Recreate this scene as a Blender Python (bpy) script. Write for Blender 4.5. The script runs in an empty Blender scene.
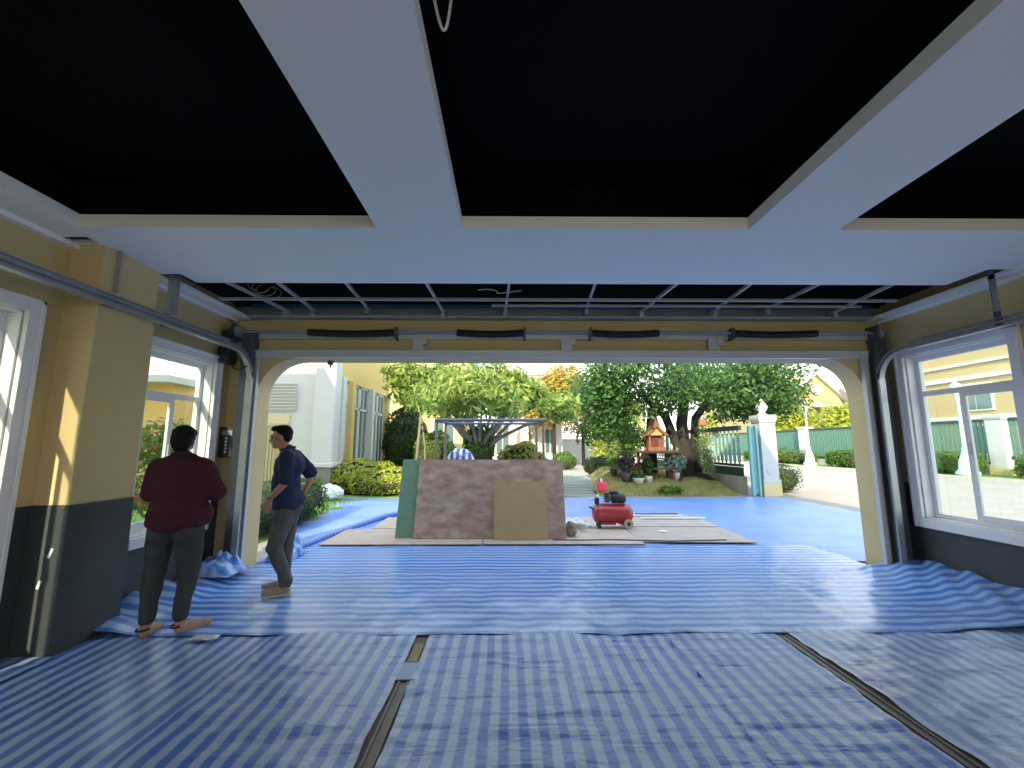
import bpy, math, random
import numpy as np
from mathutils import Vector, Matrix, noise
S = bpy.context.scene
COL = S.collection
R = math.radians
random.seed(7)
rng = np.random.default_rng(7)

# ------------------------------------------------------------------ camera
cam = bpy.data.cameras.new('camera'); camo = bpy.data.objects.new('camera', cam); COL.objects.link(camo)
cam.sensor_width = 36; cam.lens = 430/1024*36; cam.clip_start = .05; cam.clip_end = 400
camo.location = (0, 0, 1.5)
camo.rotation_euler = (R(90+8.2), 0, R(-.53))
S.camera = camo
# ------------------------------------------------------------------ sky, sun, exposure
S.view_settings.view_transform = 'Standard'; S.view_settings.look = 'None'
S.view_settings.gamma = 1; S.view_settings.use_curve_mapping = False
S.view_settings.exposure = 0.2
W = bpy.data.worlds.new('sky'); S.world = W; W.use_nodes = True
wn = W.node_tree.nodes; wl = W.node_tree.links; bg = wn['Background']
tc = wn.new('ShaderNodeTexCoord'); sp = wn.new('ShaderNodeSeparateXYZ'); cr = wn.new('ShaderNodeValToRGB')
wl.new(tc.outputs['Generated'], sp.inputs[0]); wl.new(sp.outputs[2], cr.inputs[0]); wl.new(cr.outputs[0], bg.inputs[0])
cr.color_ramp.elements[0].position = 0; cr.color_ramp.elements[0].color = (1, .97, .88, 1)
cr.color_ramp.elements[1].position = .6; cr.color_ramp.elements[1].color = (.66, .82, 1, 1)
bg.inputs[1].default_value = 2.5
sun = bpy.data.lights.new('sun', 'SUN'); suno = bpy.data.objects.new('sun', sun); COL.objects.link(suno)
sun.energy = 8; sun.angle = R(1.0); sun.color = (1, .84, .58)
AZ, EL = R(17), R(27)      # travels towards +Y and a little +X, from behind the house
sd = Vector((math.sin(AZ)*math.cos(EL), math.cos(AZ)*math.cos(EL), -math.sin(EL)))
suno.rotation_euler = sd.to_track_quat('-Z', 'Y').to_euler(); suno.location = (-10, -20, 20)

def area(name, loc, rot, sx, sy, power, col=(1, 1, 1)):
    l = bpy.data.lights.new(name, 'AREA'); l.shape = 'RECTANGLE'; l.size = sx; l.size_y = sy; l.energy = power; l.color = col
    o = bpy.data.objects.new(name, l); COL.objects.link(o); o.location = loc; o.rotation_euler = rot; return o
# added fill light behind the camera, brightens the garage interior
area('rear_fill', (.6, -3.8, 2.9), (R(20), 0, 0), 5, 1.2, 110, (1, .95, .88))

# ------------------------------------------------------------------ materials
MATS = {}
def mat(name, col, rough=.6, metal=0, noise_amt=0, noise_scale=5, bump=0, bump_scale=40, spec=.5, coat=0):
    if name in MATS: return MATS[name]
    m = bpy.data.materials.new(name); m.use_nodes = True; n = m.node_tree.nodes; l = m.node_tree.links
    b = n['Principled BSDF']; b.inputs['Base Color'].default_value = (*col, 1); b.inputs['Roughness'].default_value = rough
    b.inputs['Metallic'].default_value = metal; b.inputs['Specular IOR Level'].default_value = spec
    b.inputs['Coat Weight'].default_value = coat
    t = n.new('ShaderNodeTexCoord')
    if noise_amt:
        nz = n.new('ShaderNodeTexNoise'); nz.inputs['Scale'].default_value = noise_scale; nz.inputs['Detail'].default_value = 6
        l.new(t.outputs['Object'], nz.inputs['Vector'])
        mx = n.new('ShaderNodeMix'); mx.data_type = 'RGBA'
        mx.inputs[6].default_value = (*[max(0, c*(1-noise_amt)) for c in col], 1)
        mx.inputs[7].default_value = (*[min(1, c*(1+noise_amt)) for c in col], 1)
        l.new(nz.outputs[0], mx.inputs[0]); l.new(mx.outputs[2], b.inputs['Base Color'])
    if bump:
        nb = n.new('ShaderNodeTexNoise'); nb.inputs['Scale'].default_value = bump_scale; nb.inputs['Detail'].default_value = 4
        l.new(t.outputs['Object'], nb.inputs['Vector'])
        bp = n.new('ShaderNodeBump'); bp.inputs['Strength'].default_value = bump; bp.inputs['Distance'].default_value = .01
        l.new(nb.outputs[0], bp.inputs['Height']); l.new(bp.outputs[0], b.inputs['Normal'])
    MATS[name] = m; return m

def leafmat(name, c1, c2, trans=.45):
    if name in MATS: return MATS[name]
    m = bpy.data.materials.new(name); m.use_nodes = True; n = m.node_tree.nodes; l = m.node_tree.links
    n.remove(n['Principled BSDF']); out = n['Material Output']
    g = n.new('ShaderNodeNewGeometry'); mx = n.new('ShaderNodeMix'); mx.data_type = 'RGBA'
    mx.inputs[6].default_value = (*c1, 1); mx.inputs[7].default_value = (*c2, 1)
    l.new(g.outputs['Random Per Island'], mx.inputs[0])
    d = n.new('ShaderNodeBsdfPrincipled'); d.inputs['Roughness'].default_value = .5
    t = n.new('ShaderNodeBsdfTranslucent'); ms = n.new('ShaderNodeMixShader'); ms.inputs[0].default_value = trans
    l.new(mx.outputs[2], d.inputs['Base Color']); l.new(mx.outputs[2], t.inputs[0])
    l.new(d.outputs[0], ms.inputs[1]); l.new(t.outputs[0], ms.inputs[2]); l.new(ms.outputs[0], out.inputs[0])
    MATS[name] = m; return m

def tarpmat(name, c1, c2, axis, period, duty=.5, rough=.32, cross=0, wrinkle=.5, wscale=(2, 14)):
    m = bpy.data.materials.new(name); m.use_nodes = True; n = m.node_tree.nodes; l = m.node_tree.links
    b = n['Principled BSDF']; b.inputs['Roughness'].default_value = rough; b.inputs['Specular IOR Level'].default_value = .5
    t = n.new('ShaderNodeTexCoord')
    # slight waviness of the stripes
    nz = n.new('ShaderNodeTexNoise'); nz.inputs['Scale'].default_value = 1.3; l.new(t.outputs['Object'], nz.inputs['Vector'])
    s = n.new('ShaderNodeSeparateXYZ'); l.new(t.outputs['Object'], s.inputs[0])
    def math_(op, a, b_=None, v=None):
        k = n.new('ShaderNodeMath'); k.operation = op
        l.new(a, k.inputs[0])
        if b_ is not None: l.new(b_, k.inputs[1])
        if v is not None: k.inputs[1].default_value = v
        return k.outputs[0]
    def stripe(ax, per, du, soft=.06):
        w = math_('MULTIPLY', nz.outputs[0], v=.06)
        p = math_('ADD', s.outputs[ax], w)
        f = math_('PINGPONG', math_('DIVIDE', p, v=per), v=.5)    # 0..0.5..0
        r = n.new('ShaderNodeMapRange'); l.new(f, r.inputs[0])
        r.inputs[1].default_value = du*.5-soft; r.inputs[2].default_value = du*.5+soft
        return r.outputs[0]
    st = stripe(axis, period, duty)
    mx = n.new('ShaderNodeMix'); mx.data_type = 'RGBA'; mx.inputs[6].default_value = (*c1, 1); mx.inputs[7].default_value = (*c2, 1)
    l.new(st, mx.inputs[0]); colout = mx.outputs[2]
    if cross:
        st2 = stripe(1-axis, period*.9, .5, .12)
        m2 = n.new('ShaderNodeMix'); m2.data_type = 'RGBA'; m2.blend_type = 'MULTIPLY'
        k = math_('MULTIPLY', st2, v=cross); l.new(k, m2.inputs[0]); l.new(colout, m2.inputs[6]); m2.inputs[7].default_value = (.35, .5, .75, 1)
        colout = m2.outputs[2]
    # worn patches
    n3 = n.new('ShaderNodeTexNoise'); n3.inputs['Scale'].default_value = .9; n3.inputs['Detail'].default_value = 5; l.new(t.outputs['Object'], n3.inputs['Vector'])
    r3 = n.new('ShaderNodeMapRange'); l.new(n3.outputs[0], r3.inputs[0]); r3.inputs[1].default_value = .45; r3.inputs[2].default_value = .8; r3.inputs[4].default_value = .35
    m3 = n.new('ShaderNodeMix'); m3.data_type = 'RGBA'; l.new(r3.outputs[0], m3.inputs[0]); l.new(colout, m3.inputs[6]); m3.inputs[7].default_value = (.42, .5, .68, 1)
    l.new(m3.outputs[2], b.inputs['Base Color'])
    mp = n.new('ShaderNodeMapping'); mp.inputs['Scale'].default_value = (wscale[0], wscale[1], 1); l.new(t.outputs['Object'], mp.inputs[0])
    n4 = n.new('ShaderNodeTexNoise'); n4.inputs['Scale'].default_value = 1.6; n4.inputs['Detail'].default_value = 5; l.new(mp.outputs[0], n4.inputs['Vector'])
    n5 = n.new('ShaderNodeTexNoise'); n5.inputs['Scale'].default_value = 22; n5.inputs['Detail'].default_value = 3; l.new(t.outputs['Object'], n5.inputs['Vector'])
    ad = math_('ADD', n4.outputs[0], math_('MULTIPLY', n5.outputs[0], v=.25))
    bp = n.new('ShaderNodeBump'); bp.inputs['Strength'].default_value = wrinkle; bp.inputs['Distance'].default_value = .02
    l.new(ad, bp.inputs['Height']); l.new(bp.outputs[0], b.inputs['Normal'])
    MATS[name] = m; return m

def glassmat():
    m = bpy.data.materials.new('window_glass'); m.use_nodes = True; n = m.node_tree.nodes; l = m.node_tree.links
    n.remove(n['Principled BSDF']); fr = n.new('ShaderNodeFresnel'); gg = n.new('ShaderNodeNewGeometry'); mr = n.new('ShaderNodeMapRange'); l.new(gg.outputs['Backfacing'], mr.inputs[0]); mr.inputs[3].default_value = 1.45; mr.inputs[4].default_value = 1/1.45; l.new(mr.outputs[0], fr.inputs[0])
    t = n.new('ShaderNodeBsdfTransparent'); t.inputs[0].default_value = (.93, .97, .96, 1)
    g = n.new('ShaderNodeBsdfGlossy'); g.inputs['Roughness'].default_value = .02
    ms = n.new('ShaderNodeMixShader'); l.new(fr.outputs[0], ms.inputs[0]); l.new(t.outputs[0], ms.inputs[1]); l.new(g.outputs[0], ms.inputs[2])
    l.new(ms.outputs[0], n['Material Output'].inputs[0]); return m
GLASS = glassmat()

CREAM = mat('cream_wall_paint', (.60, .48, .24), .75, noise_amt=.08, noise_scale=2, bump=.08)
DARKW = mat('charcoal_wainscot_paint', (.045, .055, .06), .5, noise_amt=.25, noise_scale=3, bump=.1)
CEIL = mat('white_ceiling_paint', (.86, .88, .85), .85, noise_amt=.03, noise_scale=1.2)
BLACKC = mat('black_coffer_paint', (.004, .004, .006), .95, spec=.1)
WHITE = mat('white_frame_paint', (.78, .80, .82), .4, noise_amt=.03)
STEEL = mat('galvanised_steel', (.42, .45, .48), .38, metal=.6, noise_amt=.15, noise_scale=8)
PSTEEL = mat('pale_grey_steel', (.55, .57, .58), .45, metal=.2, noise_amt=.08)
DSTEEL = mat('dark_track_steel', (.11, .125, .15), .4, metal=.5)
BLACKP = mat('black_plastic', (.02, .02, .022), .45)
BLACKR = mat('black_spring_steel', (.015, .015, .017), .5, metal=.3)
CONC = mat('bare_concrete', (.17, .15, .125), .9, noise_amt=.35, noise_scale=6, bump=.2)
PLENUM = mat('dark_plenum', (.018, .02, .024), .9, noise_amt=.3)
CORN = mat('blue_grey_cornice', (.35, .42, .48), .6, noise_amt=.1)

# ------------------------------------------------------------------ mesh building
class MB:
    def __init__(s): s.v = []; s.f = []
    def add(s, vs, fs):
        k = len(s.v); s.v += [tuple(v) for v in vs]; s.f += [tuple(i+k for i in f) for f in fs]; return s
    def box(s, x0, x1, y0, y1, z0, z1):
        return s.add([(x0,y0,z0),(x1,y0,z0),(x1,y1,z0),(x0,y1,z0),(x0,y0,z1),(x1,y0,z1),(x1,y1,z1),(x0,y1,z1)],
                     [(0,3,2,1),(4,5,6,7),(0,1,5,4),(1,2,6,5),(2,3,7,6),(3,0,4,7)])
    def obox(s, c, size, rot):
        h = [q/2 for q in size]; M = rot
        vs = [Vector(c)+M@Vector((sx*h[0], sy*h[1], sz*h[2])) for sz in (-1,1) for sx, sy in ((-1,-1),(1,-1),(1,1),(-1,1))]
        return s.add(vs, [(0,3,2,1),(4,5,6,7),(0,1,5,4),(1,2,6,5),(2,3,7,6),(3,0,4,7)])
    def bar(s, p, q, w, t):
        p = Vector(p); q = Vector(q); d = q-p; L = d.length
        M = d.to_track_quat('Z', 'Y').to_matrix()
        return s.obox((p+q)/2, (w, t, L), M)
    def tube(s, pts, r, n=10, cap=True):
        pts = [Vector(p) for p in pts]; rr = r if isinstance(r, (list, tuple)) else [r]*len(pts)
        vs = []; fs = []; ref = None
        for i, p in enumerate(pts):
            d = (pts[min(i+1, len(pts)-1)]-pts[max(i-1, 0)]).normalized()
            if ref is None: ref = d.orthogonal().normalized()
            ref = (ref-d*ref.dot(d)).normalized(); b = d.cross(ref)
            for k in range(n):
                a = 2*math.pi*k/n; vs.append(p+(ref*math.cos(a)+b*math.sin(a))*rr[i])
        for i in range(len(pts)-1):
            for k in range(n):
                fs.append((i*n+k, i*n+(k+1)%n, (i+1)*n+(k+1)%n, (i+1)*n+k))
        if cap: fs.append(tuple(range(n-1, -1, -1))); fs.append(tuple((len(pts)-1)*n+k for k in range(n)))
        return s.add(vs, fs)
    def lathe(s, prof, c=(0,0,0), n=20):
        vs = []; fs = []; c = Vector(c)
        for r, z in prof:
            for k in range(n):
                a = 2*math.pi*k/n; vs.append(c+Vector((max(r,1e-4)*math.cos(a), max(r,1e-4)*math.sin(a), z)))
        for i in range(len(prof)-1):
            for k in range(n): fs.append((i*n+k, i*n+(k+1)%n, (i+1)*n+(k+1)%n, (i+1)*n+k))
        fs.append(tuple(range(n-1, -1, -1))); fs.append(tuple((len(prof)-1)*n+k for k in range(n)))
        return s.add(vs, fs)
    def prism(s, poly, axis, a, b):        # poly: 2D list; axis: extruded axis
        def P(u, v, w):
            return {0: (w, u, v), 1: (u, w, v), 2: (u, v, w)}[axis]
        n = len(poly)
        vs = [P(u, v, a) for u, v in poly]+[P(u, v, b) for u, v in poly]
        fs = [tuple(range(n)), tuple(range(2*n-1, n-1, -1))]+[(i, (i+1)%n, n+(i+1)%n, n+i) for i in range(n)]
        return s.add(vs, fs)
    def ell(s, c, r, rot=None, nu=16, nv=10):
        c = Vector(c); vs = []; fs = []
        if not isinstance(r, (tuple, list)): r = (r, r, r)
        for j in range(1, nv):
            ph = math.pi*j/nv
            for i in range(nu):
                th = 2*math.pi*i/nu
                p = Vector((r[0]*math.sin(ph)*math.cos(th), r[1]*math.sin(ph)*math.sin(th), r[2]*math.cos(ph)))
                vs.append(c+(rot@p if rot else p))
        for off in (r[2], -r[2]):
            p = Vector((0, 0, off)); vs.append(c+(rot@p if rot else p))
        for j in range(nv-2):
            for i in range(nu): fs.append((j*nu+i, (j+1)*nu+i, (j+1)*nu+(i+1)%nu, j*nu+(i+1)%nu))
        t = (nv-1)*nu
        for i in range(nu):
            fs.append((t, i, (i+1)%nu)); fs.append((t+1, (nv-2)*nu+(i+1)%nu, (nv-2)*nu+i))
        return s.add(vs, fs)
    def cap(s, p, q, r0, r1, n=14):
        p = Vector(p); q = Vector(q); s.ell(p, r0, nu=n); s.ell(q, r1, nu=n)
        return s.tube([p, q], [r0, r1], n)
    def build(s, name, m, parent=None, smooth=False, bevel=0, loc=None):
        me = bpy.data.meshes.new(name); me.from_pydata(s.v, [], s.f); me.update()
        if smooth: me.polygons.foreach_set('use_smooth', [True]*len(me.polygons))
        me.materials.append(m)
        o = bpy.data.objects.new(name, me); COL.objects.link(o)
        if parent: o.parent = parent
        if loc: o.location = loc
        if bevel:
            b = o.modifiers.new('bevel', 'BEVEL'); b.width = bevel; b.segments = 2; b.limit_method = 'ANGLE'
        return o

def tag(o, label=None, cat=None, group=None, kind=None):
    if label: o['label'] = label
    if cat: o['category'] = cat
    if group: o['group'] = group
    if kind: o['kind'] = kind
    return o
def thing(name, label, cat, loc=(0,0,0), rz=0, group=None, scale=1):
    o = bpy.data.objects.new(name, None); COL.objects.link(o); o.location = loc; o.rotation_euler = (0, 0, rz)
    o.scale = (scale,)*3; o.empty_display_size = .1
    return tag(o, label, cat, group)
def struct(o): o['kind'] = 'structure'; return o
def kids(o): return [c for c in bpy.data.objects if c.parent == o]
def copy_tree(o, loc, rz=None, label=None, parent=None):
    c = o.copy(); COL.objects.link(c)
    if parent: c.parent = parent
    else:
        c.location = loc
        if rz is not None: c.rotation_euler = (0, 0, rz)
        if label: c['label'] = label
    for k in kids(o): copy_tree(k, None, parent=c)
    return c

def leaf_mesh(blobs, n, size, aspect=.45, shell=.55, down=0, seed=0):
    """many small rhombic leaves filling ellipsoid blobs (centre, radii)"""
    r = np.random.default_rng(seed+11)
    vol = np.array([b[1][0]*b[1][1]*b[1][2] for b in blobs])**(2/3); pick = r.choice(len(blobs), n, p=vol/vol.sum())
    C = np.array([b[0] for b in blobs])[pick]; RR = np.array([b[1] for b in blobs])[pick]
    d = r.normal(size=(n, 3)); d /= np.linalg.norm(d, axis=1)[:, None]
    rad = shell+(1-shell)*r.random(n)**.7
    # lumpy outline
    lump = 1+.12*np.sin(C[:, :1]*3+d[:, :1]*7)*np.cos(d[:, 1:2]*6+1)+.08*np.sin(d[:, 2:3]*9+C[:, 1:2])
    P = C+d*RR*rad[:, None]*lump
    nrm = d*.8+r.normal(size=(n, 3))*.7; nrm[:, 2] += .5; nrm /= np.linalg.norm(nrm, axis=1)[:, None]
    t = r.normal(size=(n, 3)); t[:, 2] -= down; t -= nrm*(t*nrm).sum(1)[:, None]; t /= np.linalg.norm(t, axis=1)[:, None]
    b = np.cross(nrm, t); L = size*(.6+.8*r.random(n))[:, None]
    V = np.stack([P-t*L*.5, P+b*L*aspect*.5+t*L*.05, P+t*L*.5, P-b*L*aspect*.5+t*L*.05], 1).reshape(-1, 3)
    F = np.arange(4*n).reshape(-1, 4)
    return V, F
def leaves(name, blobs, n, size, m, parent=None, loc=None, aspect=.45, shell=.55, down=0, seed=0, core=None):
    V, F = leaf_mesh(blobs, n, size, aspect, shell, down, seed)
    mb = MB(); mb.v = V.tolist(); mb.f = F.tolist()
    if core:
        for c, r_ in blobs: mb.ell(c, tuple(q*core for q in r_), nu=12, nv=8)
    return mb.build(name, m, parent, loc=loc)

def px(x, y, z=0):   # point on the level z seen at a pixel (for laying things out)
    k = (445-y)/434
    zc = (z-1.5)/k; return Vector(((x-508)/430*zc, (zc-(z-1.5)*.1426)/.99, z))

# ================================================================== SETTING
XL, XR, YD, ZC = -3.55, 4.9, 5.45, 3.12
T = .3
# ---- floor slab
struct(MB().box(XL-.2, XR+.2, -5, YD+T, -.2, 0).build('floor', CONC))

# ---- walls
TS = .17
def wall_y(name, x0, x1, holes, y0, y1, ztop=4.0, m=CREAM):      # wall running along Y with rectangular holes (ya,yb,za,zb)
    mb = MB(); ys = sorted({y0, y1}|{h[0] for h in holes}|{h[1] for h in holes}); zs = sorted({0, ztop, 1.06}|{h[2] for h in holes}|{h[3] for h in holes})
    up = MB(); lo = MB()
    for a, b in zip(ys, ys[1:]):
        for c, d in zip(zs, zs[1:]):
            if any(h[0] <= a and b <= h[1] and h[2] <= c and d <= h[3] for h in holes): continue
            (lo if d <= 1.06 else up).box(x0, x1, a, b, c, d)
    w = struct(up.build(name, m)); l_ = lo.build('wainscot', DARKW, w); return w
HL1 = (4.18, 5.14, .64, 2.48); HL2 = (1.95, 3.08, .2, 2.48)
HR1 = (4.05, 5.17, .66, 2.58)
wall_y('wall_left', XL-TS, XL, [HL1, HL2], -5, YD)
wall_y('wall_right', XR, XR+TS, [HR1, (1.2, 2.6, .66, 2.58), (-2.5, -1, .66, 2.58)], -5, YD)
# door wall with rounded upper corners
OX0, OX1, OZ, RC = -3.19, 4.6, 2.615, .5
arc = [(OX0, 0)]
for k in range(0, 13):
    a = math.pi-k*math.pi/2/12; arc.append((OX0+RC+RC*math.cos(a), OZ-RC+RC*math.sin(a)))
for k in range(0, 13):
    a = math.pi/2-k*math.pi/2/12; arc.append((OX1-RC+RC*math.cos(a), OZ-RC+RC*math.sin(a)))
arc.append((OX1, 0))
mb = MB(); vs = []; fs = []
xo0, xo1, zt = XL-T, XR+T, 4.0
# piers and head as separate quads strips around the arch
for y in (YD, YD+T):
    for (x, z) in arc: vs.append((x, y, z))
n = len(arc)
for i in range(n-1): fs.append((i, n+i, n+i+1, i+1))
mb.add(vs, fs)
e_ = 1e-6
for y in (YD, YD+T):
    for (a, b), (c, d) in zip(arc, arc[1:]):
        if max(a, c) <= OX0+RC+e_: q = [(a, y, b), (c, y, d), (xo0, y, d), (xo0, y, b)]
        elif min(a, c) >= OX1-RC-e_: q = [(a, y, b), (c, y, d), (xo1, y, d), (xo1, y, b)]
        else: q = [(a, y, b), (c, y, d), (c, y, zt), (a, y, zt)]
        mb.add(q, [(0, 1, 2, 3)])
    for sx, ox in ((OX0+RC, xo0), (OX1-RC, xo1)):
        mb.add([(ox, y, OZ), (sx, y, OZ), (sx, y, zt), (ox, y, zt)], [(0, 1, 2, 3)])
mb.add([(xo0, YD, 0), (xo0, YD+T, 0), (xo0, YD+T, zt), (xo0, YD, zt)], [(0, 1, 2, 3)])
mb.add([(xo1, YD, 0), (xo1, YD+T, 0), (xo1, YD+T, zt), (xo1, YD, zt)], [(0, 1, 2, 3)])
struct(mb.build('wall_front', CREAM))
# rear wall either side of the open rear of the garage
struct(MB().box(XL-T, XL+2.5, -5.3, -5, 0, 4).box(XR-2.5, XR+T, -5.3, -5, 0, 4).box(XL, XR, -5.3, -5, 2.2, 4).build('wall_back', CREAM))
# pillar on the left wall
pil = struct(MB().box(XL-.02, -3.28, 3.34, 3.9, 1.06, ZC).build('pillar_left', CREAM, bevel=.006))
MB().box(XL-.02, -3.275, 3.335, 3.905, 0, 1.06).build('wainscot', DARKW, pil, bevel=.006)
mb = MB()
for (x, y, w, h) in ((-3.37, 3.33, .028, .055), (-3.42, 3.33, .024, .05)):
    pass
mb.obox((-3.36, 3.3345, .72), (.02, .004, .07), Matrix.Rotation(.35, 3, 'Y')).obox((-3.41, 3.3345, .50), (.02, .004, .06), Matrix.Rotation(.3, 3, 'Y'))
mb.box(-3.46, -3.3, 3.325, 3.335, 0, .012)
mb.build('paint_chip', WHITE, pil)
# upper storey of the house over the garage
struct(MB().box(XL-.8, XR+.8, -6.0, YD+.9, 4.0, 4.15).box(XL-T, XR+T, -5.3, YD+T, 4.15, 6.2).build('roof_storey', CREAM))

# unseen block added on the left to shade part of the neighbouring wing
struct(MB().box(-15, -8.75, -3, 4, 0, 8.6).box(-15.3, -8.5, -3.3, 4.3, 8.6, 8.8).build('shade_block', CREAM))

# ---- ceiling
mb = MB()
holes = [(-3.21, -.99, -3.2, 3.04), (-.35, 1.82, -3.2, 3.04), (2.5, 4.55, -3.2, 3.04), (-3.52, -3.30, 3.2, 3.30), (-3.52, -3.30, 3.34, 3.47),
         (-3.47, -3.12, 3.93, 4.15), (-3.32, 4.7, 4.15, YD), (4.45, 4.7, 3.75, 4.15)]
xs = sorted({XL, XR}|{h[0] for h in holes}|{h[1] for h in holes}); ys = sorted({-5, YD}|{h[2] for h in holes}|{h[3] for h in holes})
for a, b in zip(xs, xs[1:]):
    for c, d in zip(ys, ys[1:]):
        if any(h[0] <= a and b <= h[1] and h[2] <= c and d <= h[3] for h in holes): continue
        th = .1 if d <= 3.2 else .03
        mb.box(a, b, c, d, ZC, ZC+th)
ceil = struct(mb.build('ceiling', CEIL))
for h in holes[:3]:
    x0, x1, y0, y1 = h; z0, z1 = ZC+.1, ZC+.42
    m_ = MB(); m_.box(x0-.12, x1+.12, y0-.12, y1+.12, z1, z1+.02)
    m_.box(x0-.14, x0-.12, y0-.12, y1+.12, z0, z1).box(x1+.12, x1+.14, y0-.12, y1+.12, z0, z1)
    m_.box(x0-.12, x1+.12, y0-.14, y0-.12, z0, z1).box(x0-.12, x1+.12, y1+.12, y1+.14, z0, z1)
    m_.box(x0-.12, x0-.001, y0-.12, y1+.12, z0, z0+.003).box(x1+.001, x1+.12, y0-.12, y1+.12, z0, z0+.003).box(x0-.12, x1+.12, y1+.001, y1+.12, z0, z0+.003)
    m_.build('coffer', BLACKC, ceil)
# plenum over the open strip
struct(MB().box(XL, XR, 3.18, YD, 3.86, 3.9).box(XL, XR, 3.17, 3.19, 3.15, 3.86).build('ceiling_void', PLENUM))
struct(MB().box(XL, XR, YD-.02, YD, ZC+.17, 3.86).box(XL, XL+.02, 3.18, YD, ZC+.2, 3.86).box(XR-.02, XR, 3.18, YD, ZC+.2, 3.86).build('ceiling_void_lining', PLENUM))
# cornices around the open strip
struct(MB().box(XL, XR, YD-.14, YD-.02, ZC, ZC+.025).box(XL, XR, YD-.03, YD-.02, ZC, ZC+.17).build('trim_1', CORN))
struct(MB().box(XL, XL+.23, 3.9, YD-.02, ZC-.012, ZC).box(XL, XL+.06, 2.0, YD-.02, ZC-.04, ZC).build('trim_2', CEIL))
struct(MB().box(XR-.2, XR, 3.0, YD-.02, ZC-.012, ZC).box(XR-.06, XR, 0, YD-.02, ZC-.04, ZC).build('trim_3', CEIL))
# hangers / battens in the ceiling void
battens = []
for i, x in enumerate([-2.9, -2.45, -1.75, -.85, .0, .95, 1.75, 2.6, 3.35, 4.1]):
    o = MB().box(-.012, .012, 3.85-4.6, YD-.05-4.6, 0, .035).box(-.025, .025, YD-.2-4.6, YD-.04-4.6, -.06, .02).build('ceiling_batten', PSTEEL, loc=(x, 4.6, ZC+.06+.02*(i % 3)))
    o.rotation_euler = (0, 0, R([-8, 2, 3, -2, 3, -4, 5, -3, 4, -6][i]))
    tag(o, 'thin grey metal batten in the ceiling gap, %s' % ['leftmost, by the tangled wires', 'second from the left wall', 'third from the left wall', 'fourth from the left wall', 'just left of the loose pale cable', 'just right of the loose pale cable', 'fourth from the right wall', 'third from the right wall', 'second from the right wall', 'rightmost, nearest the right wall'][i], 'ceiling batten', 'front-to-back battens in the open ceiling gap')
tag(MB().box(-3.3, 4.5, 4.74, 4.77, ZC+.03, ZC+.06).build('ceiling_channel', PSTEEL), 'long thin pale channel crossing the open ceiling gap from side to side', 'ceiling channel')
tag(MB().box(-.2, 4.3, 5.0, 5.03, ZC+.05, ZC+.075).build('ceiling_channel', PSTEEL), 'shorter pale channel nearer the door wall in the ceiling gap', 'ceiling channel')
tag(MB().box(-3.2, 4.6, 5.22, 5.26, ZC+.1, ZC+.14).build('pipe_conduit', mat('blue_conduit', (.02, .1, .22), .5)), 'dark blue conduit along the far side of the ceiling gap', 'conduit')
mb = MB()
for s_ in range(4):
    mb.tube([(-2.75+.08*math.cos(a)*(1+s_*.2), 4.5+.1*s_, ZC+.13+.07*math.sin(a)) for a in np.linspace(s_, s_+5, 14)], .006, 5)
tag(mb.build('wire_coil', mat('yellow_wire', (.35, .33, .2), .6)), 'tangle of pale wires in the left end of the ceiling gap', 'wire')
mb = MB()
mb.tube([(.02+.4*t+.05*math.sin(9*t), 4.6+.1*math.sin(5*t), ZC+.08+.05*math.sin(6*t)) for t in np.linspace(-.8, .2, 16)], .008, 6)
tag(mb.build('wire_coil', mat('pale_wire', (.45, .47, .5), .6)), 'loose pale cable lying across the middle of the ceiling gap', 'wire')
tag(MB().tube([(-.29+.07*t, 1.42+.06*math.sin(3*t), ZC+.1-.1*math.sin(t*3.1)) for t in np.linspace(0, 1.0, 14)]+[(-.2, 1.36, ZC+.2), (-.22, 1.3, ZC+.4)], .006, 6).build('hanging_cable', PSTEEL),
    'small loop of cable hanging out of the black middle coffer', 'cable')

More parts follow.
